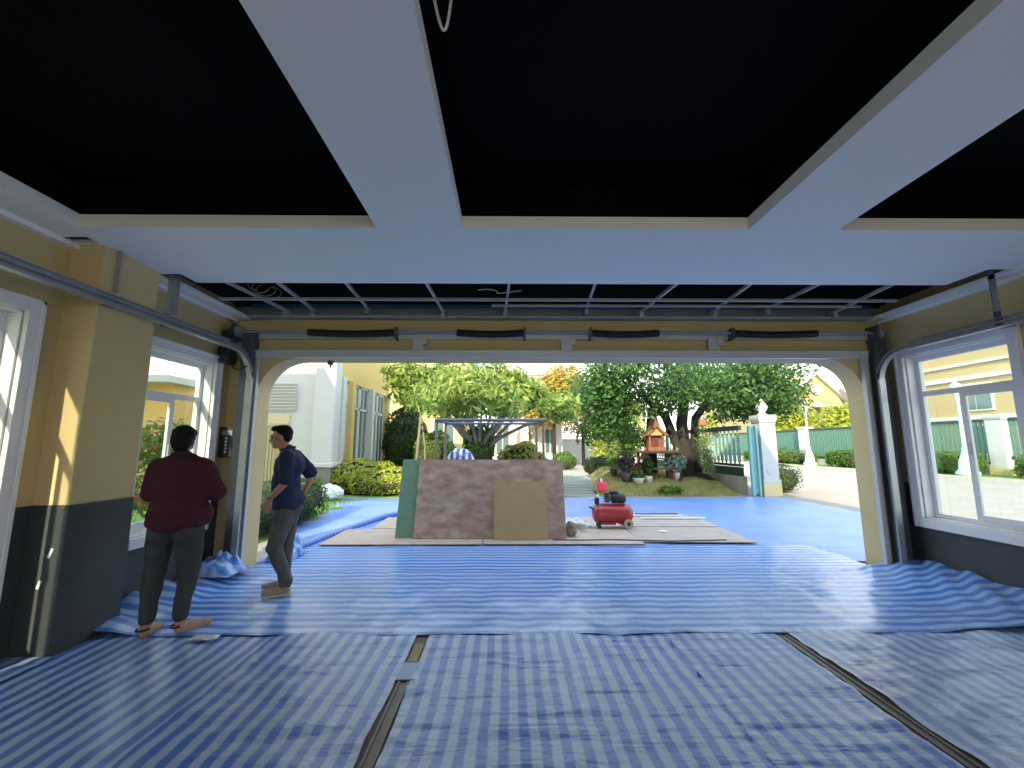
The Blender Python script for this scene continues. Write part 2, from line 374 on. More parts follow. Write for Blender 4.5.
# ---- windows
def window(n, side, hole, xin, latch=False, split=.5):
    y0, y1, z0, z1 = hole; s = 1 if side == 'R' else -1       # s: outward direction in X
    c = .1
    def bx(m_, u0, u1, a, b, c_, d): m_.box(min(xin+s*u0, xin+s*u1), max(xin+s*u0, xin+s*u1), a, b, c_, d)
    root = MB()
    # casing on the inside of the wall and the lining of the reveal
    bx(root, -.04, 0, y0-c, y0, z0-c, z1+c); bx(root, -.04, 0, y1, y1+c, z0-c, z1+c)
    bx(root, -.04, 0, y0, y1, z1, z1+c); bx(root, -.05, 0, y0, y1, z0-c, z0)
    bx(root, -.055, -.04, y0-c, y0-c+.03, z0-c, z1+c); bx(root, -.055, -.04, y1+c-.03, y1+c, z0-c, z1+c); bx(root, -.055, -.04, y0-c, y1+c, z1+c-.03, z1+c)
    bx(root, 0, .175, y0, y0+.015, z0, z1); bx(root, 0, .175, y1-.015, y1, z0, z1); bx(root, 0, .175, y0, y1, z1-.015, z1); bx(root, 0, .175, y0, y1, z0, z0+.015)
    w = struct(root.build('window_%d' % n, WHITE, bevel=.004))
    f = MB(); g0, g1 = .1, .15; t = .05; zt = z0+(z1-z0)*.76
    bx(f, g0, g1, y0+.015, y0+.015+t, z0+.015, z1-.015); bx(f, g0, g1, y1-.015-t, y1-.015, z0+.015, z1-.015)
    ya, yb = y0+.015+t, y1-.015-t
    bx(f, g0+.002, g1-.002, ya, yb, z0+.015, z0+.015+t); bx(f, g0+.002, g1-.002, ya, yb, z1-.015-t, z1-.015); bx(f, g0+.002, g1-.002, ya, yb, zt-.03, zt+.03)
    f.build('window_frame', WHITE, w, bevel=.004)
    ym = y0+(y1-y0)*split
    sash = MB()
    bx(sash, .07, .1, y0+.06, y0+.11, z0+.065, zt-.03); bx(sash, .07, .1, ym-.03, ym+.03, z0+.065, zt-.03)
    bx(sash, .072, .098, y0+.11, ym-.03, z0+.065, z0+.12); bx(sash, .072, .098, y0+.11, ym-.03, zt-.08, zt-.03)
    sash.build('sliding_sash', WHITE, w, bevel=.003)
    gl = MB(); bx(gl, .125, .129, y0+.06, y1-.06, zt+.03, z1-.06); gl.build('pane', GLASS, w)
    gl = MB(); bx(gl, .125, .129, ym, y1-.06, z0+.06, zt-.03); gl.build('pane', GLASS, w)
    gl = MB(); bx(gl, .083, .087, y0+.1, ym-.03, z0+.12, zt-.08); gl.build('pane', GLASS, w)
    lt = MB(); bx(lt, .055, .07, ym-.012, ym+.012, z0+.75, z0+.87); lt.build('latch', PSTEEL, w)
    return w
window(1, 'L', HL1, XL); window(2, 'L', HL2, XL); window(3, 'R', HR1, XR, split=.52)
window(4, 'R', (1.2, 2.6, .66, 2.58), XR)

# ================================================================== TARPS
def sheet(label, x0, x1, y0, y1, m, zf=None, res=.045, z=.004, name='striped_tarp', cat='tarp', rz=0, amp=.006, ax=(2.2, 11), seed=0, skew=0, wob=.02):
    cx, cy = (x0+x1)/2, (y0+y1)/2; nx = max(2, int((x1-x0)/res)); ny = max(2, int((y1-y0)/res))
    vs = []
    for j in range(ny+1):
        for i in range(nx+1):
            x = x0+(x1-x0)*i/nx; y = y0+(y1-y0)*j/ny
            h = noise.noise(Vector((x*ax[0]+seed, y*ax[1], seed)))*amp+abs(noise.noise(Vector((x*ax[0]*.5, y*ax[1]*.55+seed*3, 3+seed))))*amp*1.2
            zz = z+max(0, h+amp*.5)
            xx, yy = x, y
            if i in (0, nx): xx += wob*noise.noise(Vector((y*2.2, seed, 1)))
            if j in (0, ny): yy += wob*noise.noise(Vector((x*1.7, seed, 5)))
            if zf:
                r_ = zf(x, y)
                if isinstance(r_, tuple): zz += r_[2]; xx += r_[0]; yy += r_[1]
                else: zz += r_
            vs.append((xx-cx, yy-cy, zz))
    fs = [(j*(nx+1)+i, j*(nx+1)+i+1, (j+1)*(nx+1)+i+1, (j+1)*(nx+1)+i) for j in range(ny) for i in range(nx)]
    o = MB().add(vs, fs).build(name, m, smooth=True, loc=(cx, cy, 0)); o.rotation_euler = (0, 0, rz)
    return tag(o, label, cat)
B1, B2 = (.045, .145, .50), (.31, .42, .62)
TN1 = tarpmat('tarp_near', B1, B2, 0, .105, wrinkle=.75, wscale=(1.2, 6))
TN2 = tarpmat('tarp_near_left', B1, B2, 0, .108, wrinkle=.4, wscale=(1.2, 4))
TN3 = tarpmat('tarp_near_crossed', B1, B2, 0, .105, cross=.5, wrinkle=.7, wscale=(1.2, 6))
TN4 = tarpmat('tarp_right_pale', (.15, .24, .50), (.36, .44, .62), 0, .11, wrinkle=.8, wscale=(2.5, 6))
TF = tarpmat('tarp_cross', (.05, .19, .62), (.30, .47, .78), 1, .14, wrinkle=.3, wscale=(6, 3), rough=.24)
TO = tarpmat('tarp_outside', (.11, .22, .60), (.2, .34, .72), 1, .1, wrinkle=.3, wscale=(3, 3), rough=.4)
def left_edge(x, y):
    return max(0, (-3.35-x))*.9*(.7+.5*noise.noise(Vector((x*4, y*6, 0)))) if not (3.25 < y < 3.95) else 0
sheet('striped blue tarp beside the left wall, stripes running out toward the doorway', -3.25, -1.83, -.6, 3.72, TN2, seed=1, z=.004, amp=.004)
sheet('striped blue tarp between the left wall sheet and the yellow-flecked gap', -1.85, -.72, -.6, 3.70, TN1, seed=2, z=.007, amp=.013)
sheet('striped blue tarp in the middle, right of the narrow dark gap', -.62, 1.27, -.6, 3.72, TN1, seed=3, z=.004, amp=.014)
sheet('checked blue tarp along the left side of the long diagonal gap', 1.25, 2.13, -.6, 3.74, TN3, seed=4, z=.009, amp=.012)
sheet('pale wrinkled blue tarp right of the long diagonal gap', 2.25, 4.86, -.6, 3.76, TN4, seed=5, z=.004, amp=.018, ax=(4, 7))
sheet('narrow strip of blue tarp at the foot of the left wall and pillar', -3.54, -3.22, -.6, 3.32, TN2, seed=9, z=.012, amp=.01)
def farfold(x, y):
    h = 0
    if x > 3.95:
        t = (x-3.95)/.93
        h += .16*t**1.6*(.6+.4*min(1, (y-3.6)/1.2))+.02*t*math.sin((y*1.0-x*1.3)*14+2*noise.noise(Vector((x*2, y*2, 0))))
    if x < -3.0:
        t = min(1, (-3.0-x)/.5); h += .1*t+.035*t*math.sin(y*17+x*6)
    if x > 3.5 and y < 4.1: h += .03*math.sin((x-3.5)*3)*max(0, 1-(y-3.7)/.4)
    return max(0, h)
sheet('blue tarp with crosswise stripes just inside the doorway', -3.53, 4.88, 3.68, 5.44, TF, farfold, res=.04, seed=6, z=.012, amp=.008, ax=(5, 3), wob=.05)
sheet('blue tarp with crosswise stripes lying across the door threshold', -3.15, 4.56, 5.40, 6.75, TF, None, seed=7, z=.01, amp=.006, ax=(3, 2), wob=.06)
sheet('strip of blue tarp outside, right of the door threshold', 4.45, 8.0, 5.85, 6.75, TO, None, seed=17, z=.004, amp=.006, ax=(1.5, 1.5))
sheet('large plain-looking blue tarp covering the driveway outside', -3.6, 8.0, 6.65, 12.95, TO, lambda x, y: ((-.24*(y-6.65) if x < -1 else 0)*min(1, (-1-x)/2.6) if x < -1 else 0, 0, .02*max(0, noise.noise(Vector((x*.9, y*1.2, 2))))), seed=8, res=.09, z=.006, amp=.006, ax=(1.5, 1.5), wob=.1)
# folded tarp roll by the hedge
mb = MB()
mb.tube([px(x, y)+Vector((0, 0, .05+.01*math.sin(x))) for x, y in ((300, 549), (320, 540), (350, 529), (385, 518), (410, 512), (430, 509))], [.03, .05, .045, .05, .04, .03], 8)
tag(mb.build('rolled_tarp_edge', TO, smooth=True), 'rolled blue tarp edge curving away behind the green board', 'tarp')
# crumpled heap in the left corner
def crumple(name, label, cat, c, rx, ry, h, m, seed, n=26):
    vs = []
    for j in range(n+1):
        for i in range(n+1):
            u, v = i/n*2-1, j/n*2-1; d = max(0, 1-(abs(u)**2.2+abs(v)**2.2)/1.0)
            q = noise.noise(Vector((u*1.3+seed, v*1.3, seed))); q2 = abs(noise.noise(Vector((u*2.4+seed, v*2.4, seed*2))))
            vs.append((u*rx*(1+.15*q), v*ry*(1+.15*q2), h*d**.6*(.55+.7*q2+.5*q) if d > 0 else .0))
    fs = [(j*(n+1)+i, j*(n+1)+i+1, (j+1)*(n+1)+i+1, (j+1)*(n+1)+i) for j in range(n) for i in range(n)]
    vs = [(x, y, max(.0, z)) for x, y, z in vs]
    return tag(MB().add(vs, fs).build(name, m, loc=c, smooth=True), label, cat)
crumple('crumpled_tarp', 'crumpled heap of blue tarp in the corner left of the doorway', 'tarp', (-3.26, 5.15, .1), .26, .24, .2, TF, 3)
crumple('crumpled_tarp', 'bunched blue tarp outside against the left door jamb', 'tarp', (-3.05, 6.15, .02), .22, .3, .33, TF, 5)
crumple('crumpled_tarp', 'twisted fold of blue tarp at the right edge of the pale tarp', 'tarp', (4.6, 3.72, .02), .28, .1, .2, TF, 8)
crumple('plastic_wrap', 'clear crumpled plastic on the floor beside the maroon-sweater man’s feet'.replace('’', "'"), 'plastic wrap', (-2.36, 3.62, .025), .10, .05, .015, mat('clear_plastic', (.42, .46, .52), .2), 9, n=12)

# bare floor strips between the tarps: tape and flecked piece
tag(MB().box(-.035, .035, -.14, .14, .012, .016).build('flecked_strip', mat('yellow_fleck', (.22, .2, .06), .6, noise_amt=.9, noise_scale=45), loc=(-.665, 3.38, 0)),
    'short dark strip with yellow flecks at the head of the narrow gap', 'strip')
tag(MB().box(-.06, .06, -.12, .10, .0135, .017).build('tarp_patch', mat('blue_patch', (.16, .27, .5), .4), loc=(-.66, 3.13, 0)), 'pale blue tarp patch bridging the narrow gap', 'tarp')
MetalT = mat('aluminium_track', (.36, .35, .33), .35, metal=.7, noise_amt=.2)
for nm, xx, y0, y1, lb in (('floor_track', -.665, -.6, 3.0, 'dark metal floor track in the narrow gap left of centre'),
                       ('floor_track', 2.19, -.6, 3.66, 'long dull metal floor track in the right-hand gap between tarps')):
    tag(MB().box(-.035, -.02, y0, y1, .001, .012).box(.02, .035, y0, y1, .001, .012).box(-.02, .02, y0, y1, .001, .004).build(nm, mat('brown_track', (.12, .105, .085), .5, metal=.3, noise_amt=.5, noise_scale=4), loc=(xx, 0, 0)), lb, 'floor track')

# ================================================================== DOOR HARDWARE
def arc_pts(side):
    x = side; pts = []
    for y in (-1.5, 4.95): pts.append((x, y, 2.645))
    for k in range(1, 10):
        a = k/10*math.pi/2; pts.append((x, 4.95+.35*math.sin(a), 2.295+.35*math.cos(a)))
    pts.append((x, 5.30, 2.295)); return pts
def channel(mb, pts, w, t, side):
    """C-shaped track swept along points in a Y-Z plane"""
    prof = [(-w/2, -t), (w/2, -t), (w/2, t), (w/2-.01, t), (w/2-.01, -t+.004), (-w/2+.01, -t+.004), (-w/2+.01, t), (-w/2, t)]
    pts = [Vector(p) for p in pts]; n = len(prof); vs = []; fs = []
    for i, p in enumerate(pts):
        d = (pts[min(i+1, len(pts)-1)]-pts[max(i-1, 0)]).normalized(); nn = Vector((0, -d.z, d.y))
        for a, b in prof: vs.append(p+nn*a+Vector((b*side, 0, 0)))
    for i in range(len(pts)-1):
        for k in range(n): fs.append((i*n+k, (i+1)*n+k, (i+1)*n+(k+1)%n, i*n+(k+1)%n))
    mb.add(vs, fs)
for side, x, lb in ((1, -3.2, 'galvanised overhead door rail along the left wall, curving down'), (-1, 4.68, 'galvanised overhead door rail along the right wall, curving down')):
    t = thing('door_rail', lb, 'door rail', (x, 5.3, 0))
    mb = MB(); channel(mb, [(0, p[1]-5.3, p[2]) for p in arc_pts(0)], .055, .03, side); mb.build('curved_rail', STEEL, t)
    MB().box(-side*.035-.004, -side*.035+.004, -6.8, -.4, 2.66, 2.715).box(min(0, -side*.035), max(0, -side*.035), -6.8, -.4, 2.712, 2.718).build('reinforcing_angle', STEEL, t)
    MB().box(-.035, .035, -.03, -.003, 0.05, 2.33).build('vertical_track', STEEL, t)
    MB().box(-side*.16-.0 if side > 0 else .0, -.0 if side > 0 else .16, .03, .13, 0.02, 2.95).box(-.05 if side > 0 else -.03, .03 if side > 0 else .05, .0, .03, .02, 2.55).build('track_angle', DSTEEL, t)
for (x, y, lb, t0) in ((-3.27, 3.42, 'steel hanger bracket dropping from the ceiling cutout nearer the pillar', 1), (-3.24, 4.03, 'steel hanger bracket dropping from the edge of the ceiling gap, left wall', 1),
                   (4.74, 3.95, 'steel hanger bracket dropping to the right-hand rail', -1)):
    t = thing('rail_hanger', lb, 'hanger bracket', (x, y, 0))
    MB().box(-.04, -.035, -.03, .03, 2.76, 3.35).box(-.04, .03, .025, .03, 2.76, 3.35).build('angle_bar', STEEL, t)
    MB().box(-.06, .06, -.05, .05, 2.625, 2.64).box(-.045, -.038, -.03, .03, 2.64, 2.78).build('clamp_plate', DSTEEL, t)
# steel door frame
t = thing('door_frame', 'pale grey steel frame across the top and sides of the garage doorway', 'door frame', (.7, 5.40, 0))
MB().box(-3.95, 3.93, -.03, .04, 2.615, 2.70).box(-3.95, 3.93, -.06, .0, 2.695, 2.703).build('header_beam', PSTEEL, t)
for x in (-3.93, 3.86): MB().box(x, x+.06, -.02, .04, 0.02, 2.62).build('jamb_post', PSTEEL, t)
# spring bar
t = thing('spring_bar', 'long pale grey bar carrying the door springs above the doorway', 'spring assembly', (.7, 5.38, 0))
MB().box(-4.1, 3.98, .02, .05, 2.86, 2.97).box(-4.1, 3.98, -.01, .05, 2.965, 2.972).build('mounting_rail', PSTEEL, t)
mb = MB().tube([(-4.15, -.06, 2.93), (4.05, -.06, 2.93)], .0135, 10); mb.build('shaft', STEEL, t)
for x in (-1.85, .05, 1.95): 
    MB().box(x-.07, x+.07, .0, .03, 2.70, 2.88).box(x+.05, x+.11, -.02, .03, 2.78, 2.86).build('upright', PSTEEL, t)
for (a, b, e) in ((-2.53, -1.43, 1), (-.65, .2, 1), (1.06, 1.92, 0), (2.87, 3.95, 0)):
    a -= .7; b -= .7; pts = []; N = int((b-a)/.012)
    mb = MB(); L = b-a
    prof = []
    vs = []
    mb.tube([(a+L*k/60, -.06, 2.925-.018*math.sin(math.pi*k/60)) for k in range(61)], [.042+.003*(k % 2) for k in range(61)], 12)
    mb.build('spring', BLACKR, t)
    xe = b+.01 if e else a-.01
    MB().box(xe-.012, xe+.012, -.11, .05, 2.84, 2.99).build('bearing_plate', DSTEEL, t)
for x in (-4.13, 4.0):
    m_ = MB(); m_.tube([(x, -.06, 2.93), (x+.07, -.06, 2.93)], [.07, .07], 18); m_.build('cable_drum', STEEL, t)
    MB().box(x-.03, x+.0, -.14, .05, 2.82, 3.02).build('end_bracket', DSTEEL, t)
# opener
t = thing('door_opener', 'black electric door opener with gears at the left end of the spring bar', 'door opener', (-3.47, 5.22, 2.5))
MB().box(-.06, .07, -.08, .1, .0, .2).build('motor_housing', BLACKP, t, bevel=.02)
MB().tube([(-.05, .02, .25), (.06, .02, .25)], .075, 18).build('gear_wheel', DSTEEL, t)
MB().box(-.05, .05, -.06, .06, .33, .42).build('gearbox', BLACKP, t, bevel=.015)
MB().tube([(.05, 0, .03), (.12, -.02, -.06), (.2, -.02, -.08), (.27, .0, -.03)], .009, 8).build('cable', BLACKP, t, smooth=True)
# control box
t = thing('control_box', 'black door control box with lit keypad column, left of the doorway', 'control box', (-3.435, 5.45, 1.36))
MB().box(-.11, .1, -.11, 0, 0, .37).build('housing', BLACKP, t, bevel=.012)
MB().box(-.075, .055, -.115, -.11, .27, .33).build('display', mat('grey_display', (.25, .28, .27), .3), t)
mb = MB()
for k in range(5): mb.tube([(-.01, -.11, .235-.042*k), (-.01, -.122, .235-.042*k)], .014, 10)
mb.build('keypad', mat('pale_buttons', (.5, .52, .5), .4), t)
MB().tube([(.05, -.05, 0), (.05, -.05, -.05), (.08, -.05, -.1), (.12, -.04, -.1)], .009, 8).build('cable', BLACKP, t, smooth=True)
# small sensor hanging from arch
tag(MB().box(-.03, .03, -.03, .03, -.05, 0).tube([(0, 0, -.05), (0, 0, -.09)], .012, 8).build('door_sensor', DSTEEL, loc=(-2.35, 5.62, OZ-.0)), 'small dark sensor hanging under the door arch', 'sensor')
# red tube by the window
tag(MB().lathe([(.018, 0), (.018, .26), (.006, .27), (.006, .3)], n=12).build('red_tube', mat('dark_red_plastic', (.16, .012, .02), .4), loc=(XL+.02, 4.17, .62)), 'dark red tube standing on the left window sill', 'tube')

# ================================================================== PEOPLE
def skinned(name, mb, m, parent, voxel=.008, smooth_it=4, disp=0, dscale=.12, clip=None):
    o = mb.build(name, m, parent, smooth=True)
    r = o.modifiers.new('surface', 'REMESH'); r.mode = 'VOXEL'; r.voxel_size = voxel; r.use_smooth_shade = True
    if smooth_it:
        s = o.modifiers.new('soften', 'SMOOTH'); s.factor = .6; s.iterations = smooth_it
    if disp:
        tx = bpy.data.textures.new(name+'_folds', 'CLOUDS'); tx.noise_scale = dscale; tx.noise_depth = 2
        d = o.modifiers.new('folds', 'DISPLACE'); d.texture = tx; d.strength = disp; d.mid_level = .5
    return o
def hand(mb, w, d, nrm, side, curl=.5, L=.17):
    """w wrist, d direction to fingers, nrm back-of-hand normal, side +1/-1 thumb side"""
    w = Vector(w); d = Vector(d).normalized(); nrm = Vector(nrm); nrm = (nrm-d*nrm.dot(d)).normalized(); s = d.cross(nrm)*side
    k = w+d*.085
    for o_ in (-.026, -.009, .009, .026):
        mb.cap(w+s*o_*.7+d*.01, k+s*o_, .0135, .0115, 10)
    for i, (o_, l_) in enumerate(((.030, .068), (.010, .078), (-.011, .072), (-.030, .056))):
        p = k+s*o_; dd = d.copy(); seg = (l_*.45, l_*.3, l_*.25)
        for j, q in enumerate(seg):
            a = curl*(.5+.5*j)*(1+.1*i); ax = s*-1*side
            dd = (dd-nrm*math.sin(a)*.8).normalized(); e = p+dd*q
            mb.cap(p, e, .009-.001*j, .0085-.001*j, 8); p = e
    p = w+d*.03+s*.03; q = p+(d*.6+s*.8-nrm*.2).normalized()*.045; mb.cap(w+d*.02+s*.015, p, .014, .013, 8)
    mb.cap(p, q, .0125, .011, 8); mb.cap(q, q+(d*.9+s*.25-nrm*.3).normalized()*.032, .0105, .009, 8)
def head(mb, c, yaw, nod=0):
    Rm = Matrix.Rotation(yaw, 3, 'Z')@Matrix.Rotation(nod, 3, 'X'); c = Vector(c)
    P = lambda x, y, z: c+Rm@Vector((x, y, z))
    mb.ell(P(0, -.01, .025), (.078, .096, .095), Rm); mb.ell(P(0, .02, -.03), (.062, .078, .085), Rm)
    mb.ell(P(0, .06, -.085), (.035, .032, .026), Rm)            # chin
    mb.cap(P(0, .092, .0), P(0, .112, -.03), .010, .014, 8)      # nose
    mb.ell(P(0, .088, .028), (.05, .016, .012), Rm)             # brow
    mb.ell(P(0, .092, -.058), (.024, .012, .010), Rm)           # lips
    for s in (-1, 1):
        mb.ell(P(s*.08, -.005, -.005), (.010, .022, .033), Rm); mb.ell(P(s*.045, .065, -.025), (.025, .022, .025), Rm)
    return P, Rm
SKIN = mat('skin', (.42, .22, .13), .5, noise_amt=.08, noise_scale=20)
HAIR = mat('black_hair', (.006, .005, .005), .7, spec=.2, noise_amt=.3, noise_scale=60, bump=.5, bump_scale=150)
def shoe(mb, heel, yaw, L=.27, w=.047, slipper=False):
    Rm = Matrix.Rotation(yaw, 3, 'Z'); h = Vector(heel); P = lambda x, y, z: h+Rm@Vector((x, y, z))
    mb.cap(P(0, .045, .038), P(0, .12, .04), .036, .04, 12)
    mb.ell(P(0, L-.085, .034), (w, .085, .034), Rm); mb.ell(P(0, .13, .04), (.042, .1, .04), Rm)
    if not slipper: mb.cap(P(0, .05, .045), P(0, .07, .085), .038, .038, 12)
    return P, Rm

# ---- man in maroon sweater, seen from behind
p1 = thing('person', 'man seen from behind in maroon sweater and dark grey trousers by the left window', 'person', (-2.73, 3.70, .018), R(10))
p1.scale = (.93, .95, .985)
b = MB()
for s in (-1, 1):
    hip = Vector((s*.105, 0, .86)); kn = Vector((s*.125 + (-.02 if s < 0 else 0), .03, .47)); an = Vector((-.135 if s < 0 else .105, -.03 if s < 0 else .0, .09))
    b.cap(hip, kn, .095, .062); b.cap(kn, an, .058, .042)
    toe = an+Vector((-.01 if s < 0 else .09, .13, -.055)); b.cap(an+Vector((0, -.01, -.045)), toe, .038, .028)
    sh = Vector((s*.19, -.01, 1.30)); el = Vector((s*.25, .06, 1.10)); wr = Vector((s*.12, .30, 1.14))
    b.cap(sh, el, .062, .047); b.cap(el, wr, .043, .03); hand(b, wr, (-s*.6, .7, .3), (0, .2, 1), -1*s, .5)
b.ell((0, 0, .9), (.17, .13, .13)); b.ell((0, 0, 1.05), (.165, .13, .2)); b.ell((0, -.01, 1.25), (.19, .13, .17)); b.cap((0, -.02, 1.33), (-.03, .01, 1.45), .07, .06)
b.cap((-.13, -.01, 1.32), (.13, -.01, 1.32), .065, .065)
Pf, Rm = head(b, (-.035, .03, 1.535), R(14), R(-14))
skinned('body', b, SKIN, p1, .0075, 3)
for s in (-1, 1): MB().ell(Pf(s*.032, .083, .008), .012).build('eye', mat('eye', (.05, .04, .035), .2), p1, smooth=True)
h = MB(); h.ell(Pf(0, -.022, .045), (.094, .100, .094), Rm); h.ell(Pf(0, -.045, .0), (.088, .075, .075), Rm); h.ell(Pf(0, .05, .1), (.08, .055, .04), Rm)
for s in (-1, 1): h.ell(Pf(s*.05, .0, .085), (.045, .075, .04), Rm)
h.ell(Pf(0, -.02, .105), (.075, .08, .04), Rm); h.ell(Pf(0, -.06, -.04), (.07, .05, .06), Rm)
skinned('hair', h, HAIR, p1, .007, 3, .012, .03)
MAR = mat('maroon_knit', (.062, .018, .03), .9, noise_amt=.12, noise_scale=30, bump=.4, bump_scale=120, spec=.15)
c = MB()
c.ell((0, 0, 1.0), (.225, .17, .19)); c.ell((0, -.0, 1.15), (.235, .175, .22)); c.ell((0, -.015, 1.28), (.235, .15, .15)); c.cap((-.15, -.015, 1.325), (.15, -.015, 1.325), .085, .085)
c.cap((0, -.02, 1.36), (0, -.01, 1.41), .09, .07)
c.ell((0, -.01, .94), (.235, .19, .13)); c.ell((0, -.01, .885), (.24, .195, .105))
for s in (-1, 1):
    c.cap((s*.19, -.01, 1.31), (s*.265, .06, 1.11), .085, .08); c.cap((s*.05, -.01, 1.38), (s*.19, -.01, 1.31), .07, .08); c.cap((s*.265, .06, 1.11), (s*.16, .26, 1.13), .078, .052)
c.ell((.19, .04, .93), (.07, .1, .1))
skinned('sweater', c, MAR, p1, .011, 5, .022, .09)
cb = MB()
cb.tube([(.075*math.cos(a), -.02+.075*math.sin(a), 1.425-.02*math.sin(a)) for a in np.linspace(0, 2*math.pi, 20)], .014, 8); cb.build('collar', mat('dark_collar', (.015, .014, .017), .9), p1, smooth=True)
TR1 = mat('charcoal_trousers', (.045, .052, .052), .85, noise_amt=.15, noise_scale=12, bump=.25, bump_scale=60, spec=.2)
c = MB(); c.ell((0, 0, .86), (.20, .14, .11)); c.ell((-.09, -.03, .80), (.115, .12, .12)); c.ell((.1, -.03, .80), (.115, .12, .12))
for s in (-1, 1):
    hip = Vector((s*.108, 0, .8)); kn = Vector((s*.12-(.02 if s < 0 else 0), .02, .47)); an = Vector((-.135 if s < 0 else .105, -.03 if s < 0 else 0, .14))
    c.cap(hip, kn, .112, .085); c.cap(kn, an, .083, .058)
skinned('trousers', c, TR1, p1, .010, 5, .03, .13)
CR = mat('tan_clog', (.33, .22, .15), .6)
for s in (-1, 1):
    c = MB(); shoe(c, (-.135 if s < 0 else .105, -.085 if s < 0 else -.04, -.012), R(4) if s < 0 else R(-34), .29, .058, True)
    o = skinned('clog', c, CR, p1, .008, 3)
for (x, y, a) in ((-.135, -.06, 0), (.105, -.03, -.7)):
    c = MB(); c.tube([(x+.045*math.cos(t_), y+.055*math.sin(t_), .07) for t_ in np.linspace(math.pi+a, 2*math.pi+a, 10)], .009, 6)
    c.build('heel_strap', mat('dark_strap', (.02, .02, .02), .7), p1, smooth=True)

# ---- man in navy shirt, in profile facing left
p2 = thing('person', 'man in navy polo shirt and grey jeans standing in the doorway, facing left', 'person', (-2.31, 4.68, .018), R(102))
b = MB()
# local +Y = facing, -x = his left side (towards the camera)
hipL, knL, anL = Vector((-.09, -.0, .86)), Vector((-.10, .075, .47)), Vector((-.09, -.055, .10))
hipR, knR, anR = Vector((.09, -.0, .86)), Vector((.10, .03, .47)), Vector((.13, .02, .09))
for hp, kn, an in ((hipL, knL, anL), (hipR, knR, anR)):
    b.cap(hp, kn, .085, .055); b.cap(kn, an, .053, .04); b.cap(an+Vector((0, -.01, -.04)), an+Vector((0, .13, -.055)), .036, .026)
b.ell((0, .02, .92), (.155, .105, .13)); b.ell((0, .03, 1.08), (.145, .1, .2)); b.ell((0, .02, 1.27), (.175, .115, .17)); b.cap((-.14, .01, 1.38), (.14, .01, 1.38), .06, .06)
b.cap((0, .03, 1.38), (0, .08, 1.48), .06, .056)
shL, elL, wrL = Vector((-.19, .0, 1.36)), Vector((-.23, -.02, 1.12)), Vector((-.19, .13, .95))
shR, elR, wrR = Vector((.19, .01, 1.36)), Vector((.26, -.16, 1.16)), Vector((.16, -.11, .98))
for sh, el, wr in ((shL, elL, wrL), (shR, elR, wrR)):
    b.cap(sh, el, .05, .04); b.cap(el, wr, .039, .027)
hand(b, wrL, (.12, .12, -1), (-1, 0, 0), 1, .35); hand(b, wrR, (-.2, .4, -1), (1, -.2, 0), 1, .4)
Pf, Rm = head(b, (0, .115, 1.57), R(4), R(-6))
skinned('body', b, SKIN, p2, .0075, 3)
for s in (-1, 1): MB().ell(Pf(s*.032, .083, .008), .012).build('eye', MATS['eye'], p2, smooth=True)
h = MB(); h.ell(Pf(0, -.03, .05), (.086, .088, .082), Rm); h.ell(Pf(0, -.05, .01), (.08, .06, .07), Rm); h.ell(Pf(0, .03, .098), (.07, .065, .036), Rm); h.ell(Pf(0, -.01, .11), (.08, .08, .025), Rm)
skinned('hair', h, HAIR, p2, .007, 3, .012, .03)
NAVY = mat('navy_polo', (.022, .035, .075), .85, noise_amt=.15, noise_scale=12, bump=.3, bump_scale=70, spec=.2)
c = MB()
c.ell((0, .02, .96), (.19, .145, .14)); c.ell((0, .035, 1.1), (.18, .14, .2)); c.ell((0, .015, 1.27), (.20, .15, .16)); c.cap((-.15, .01, 1.375), (.15, .01, 1.375), .075, .075); c.ell((0, .0, .93), (.195, .155, .12)); c.ell((0, .0, .885), (.2, .16, .1))
c.cap(shL, shL.lerp(elL, .85), .08, .075); c.cap(shR, shR.lerp(elR, .88), .08, .075)
c.cap((0, .02, 1.4), (0, .035, 1.435), .078, .064)
skinned('polo_shirt', c, NAVY, p2, .011, 5, .025, .1)
MB().tube([(.066*math.cos(a), .045+.068*math.sin(a), 1.455-.015*math.sin(a)) for a in np.linspace(0, 2*math.pi, 20)], .013, 8).build('collar', mat('navy_collar', (.02, .03, .06), .9), p2, smooth=True)
JEAN = mat('grey_jeans', (.10, .10, .095), .85, noise_amt=.25, noise_scale=10, bump=.3, bump_scale=60, spec=.2)
c = MB(); c.ell((0, .01, .87), (.175, .13, .12)); c.ell((0, -.035, .84), (.155, .115, .11))
for hp, kn, an in ((hipL, knL, anL), (hipR, knR, anR)):
    c.cap(hp-Vector((0, 0, .05)), kn, .105, .08); c.cap(kn, an+Vector((0, 0, .04)), .078, .062); c.cap(an+Vector((0, 0, .05)), an+Vector((0, .01, .01)), .056, .055)
skinned('jeans', c, JEAN, p2, .010, 4, .03, .12)
SNK = mat('khaki_sneaker', (.30, .26, .19), .8, noise_amt=.2); SOLE = mat('pale_sole', (.5, .48, .42), .7)
for an, yw in ((anL, R(12)), (anR, R(0))):
    c = MB(); Ps, Rs = shoe(c, (an.x, an.y-.06, -.0), yw, .28, .047)
    o = skinned('sneaker', c, SNK, p2, .008, 3)
    c = MB(); c.obox(Ps(0, .13, .012), (.085, .25, .024), Rs); c.build('sole', SOLE, o, bevel=.01)
MB().tube([wrL+Vector((.034*math.cos(a), .034*math.sin(a), .012)) for a in np.linspace(0, 2*math.pi, 16)], .007, 6).build('wristwatch', BLACKP, p2, smooth=True)

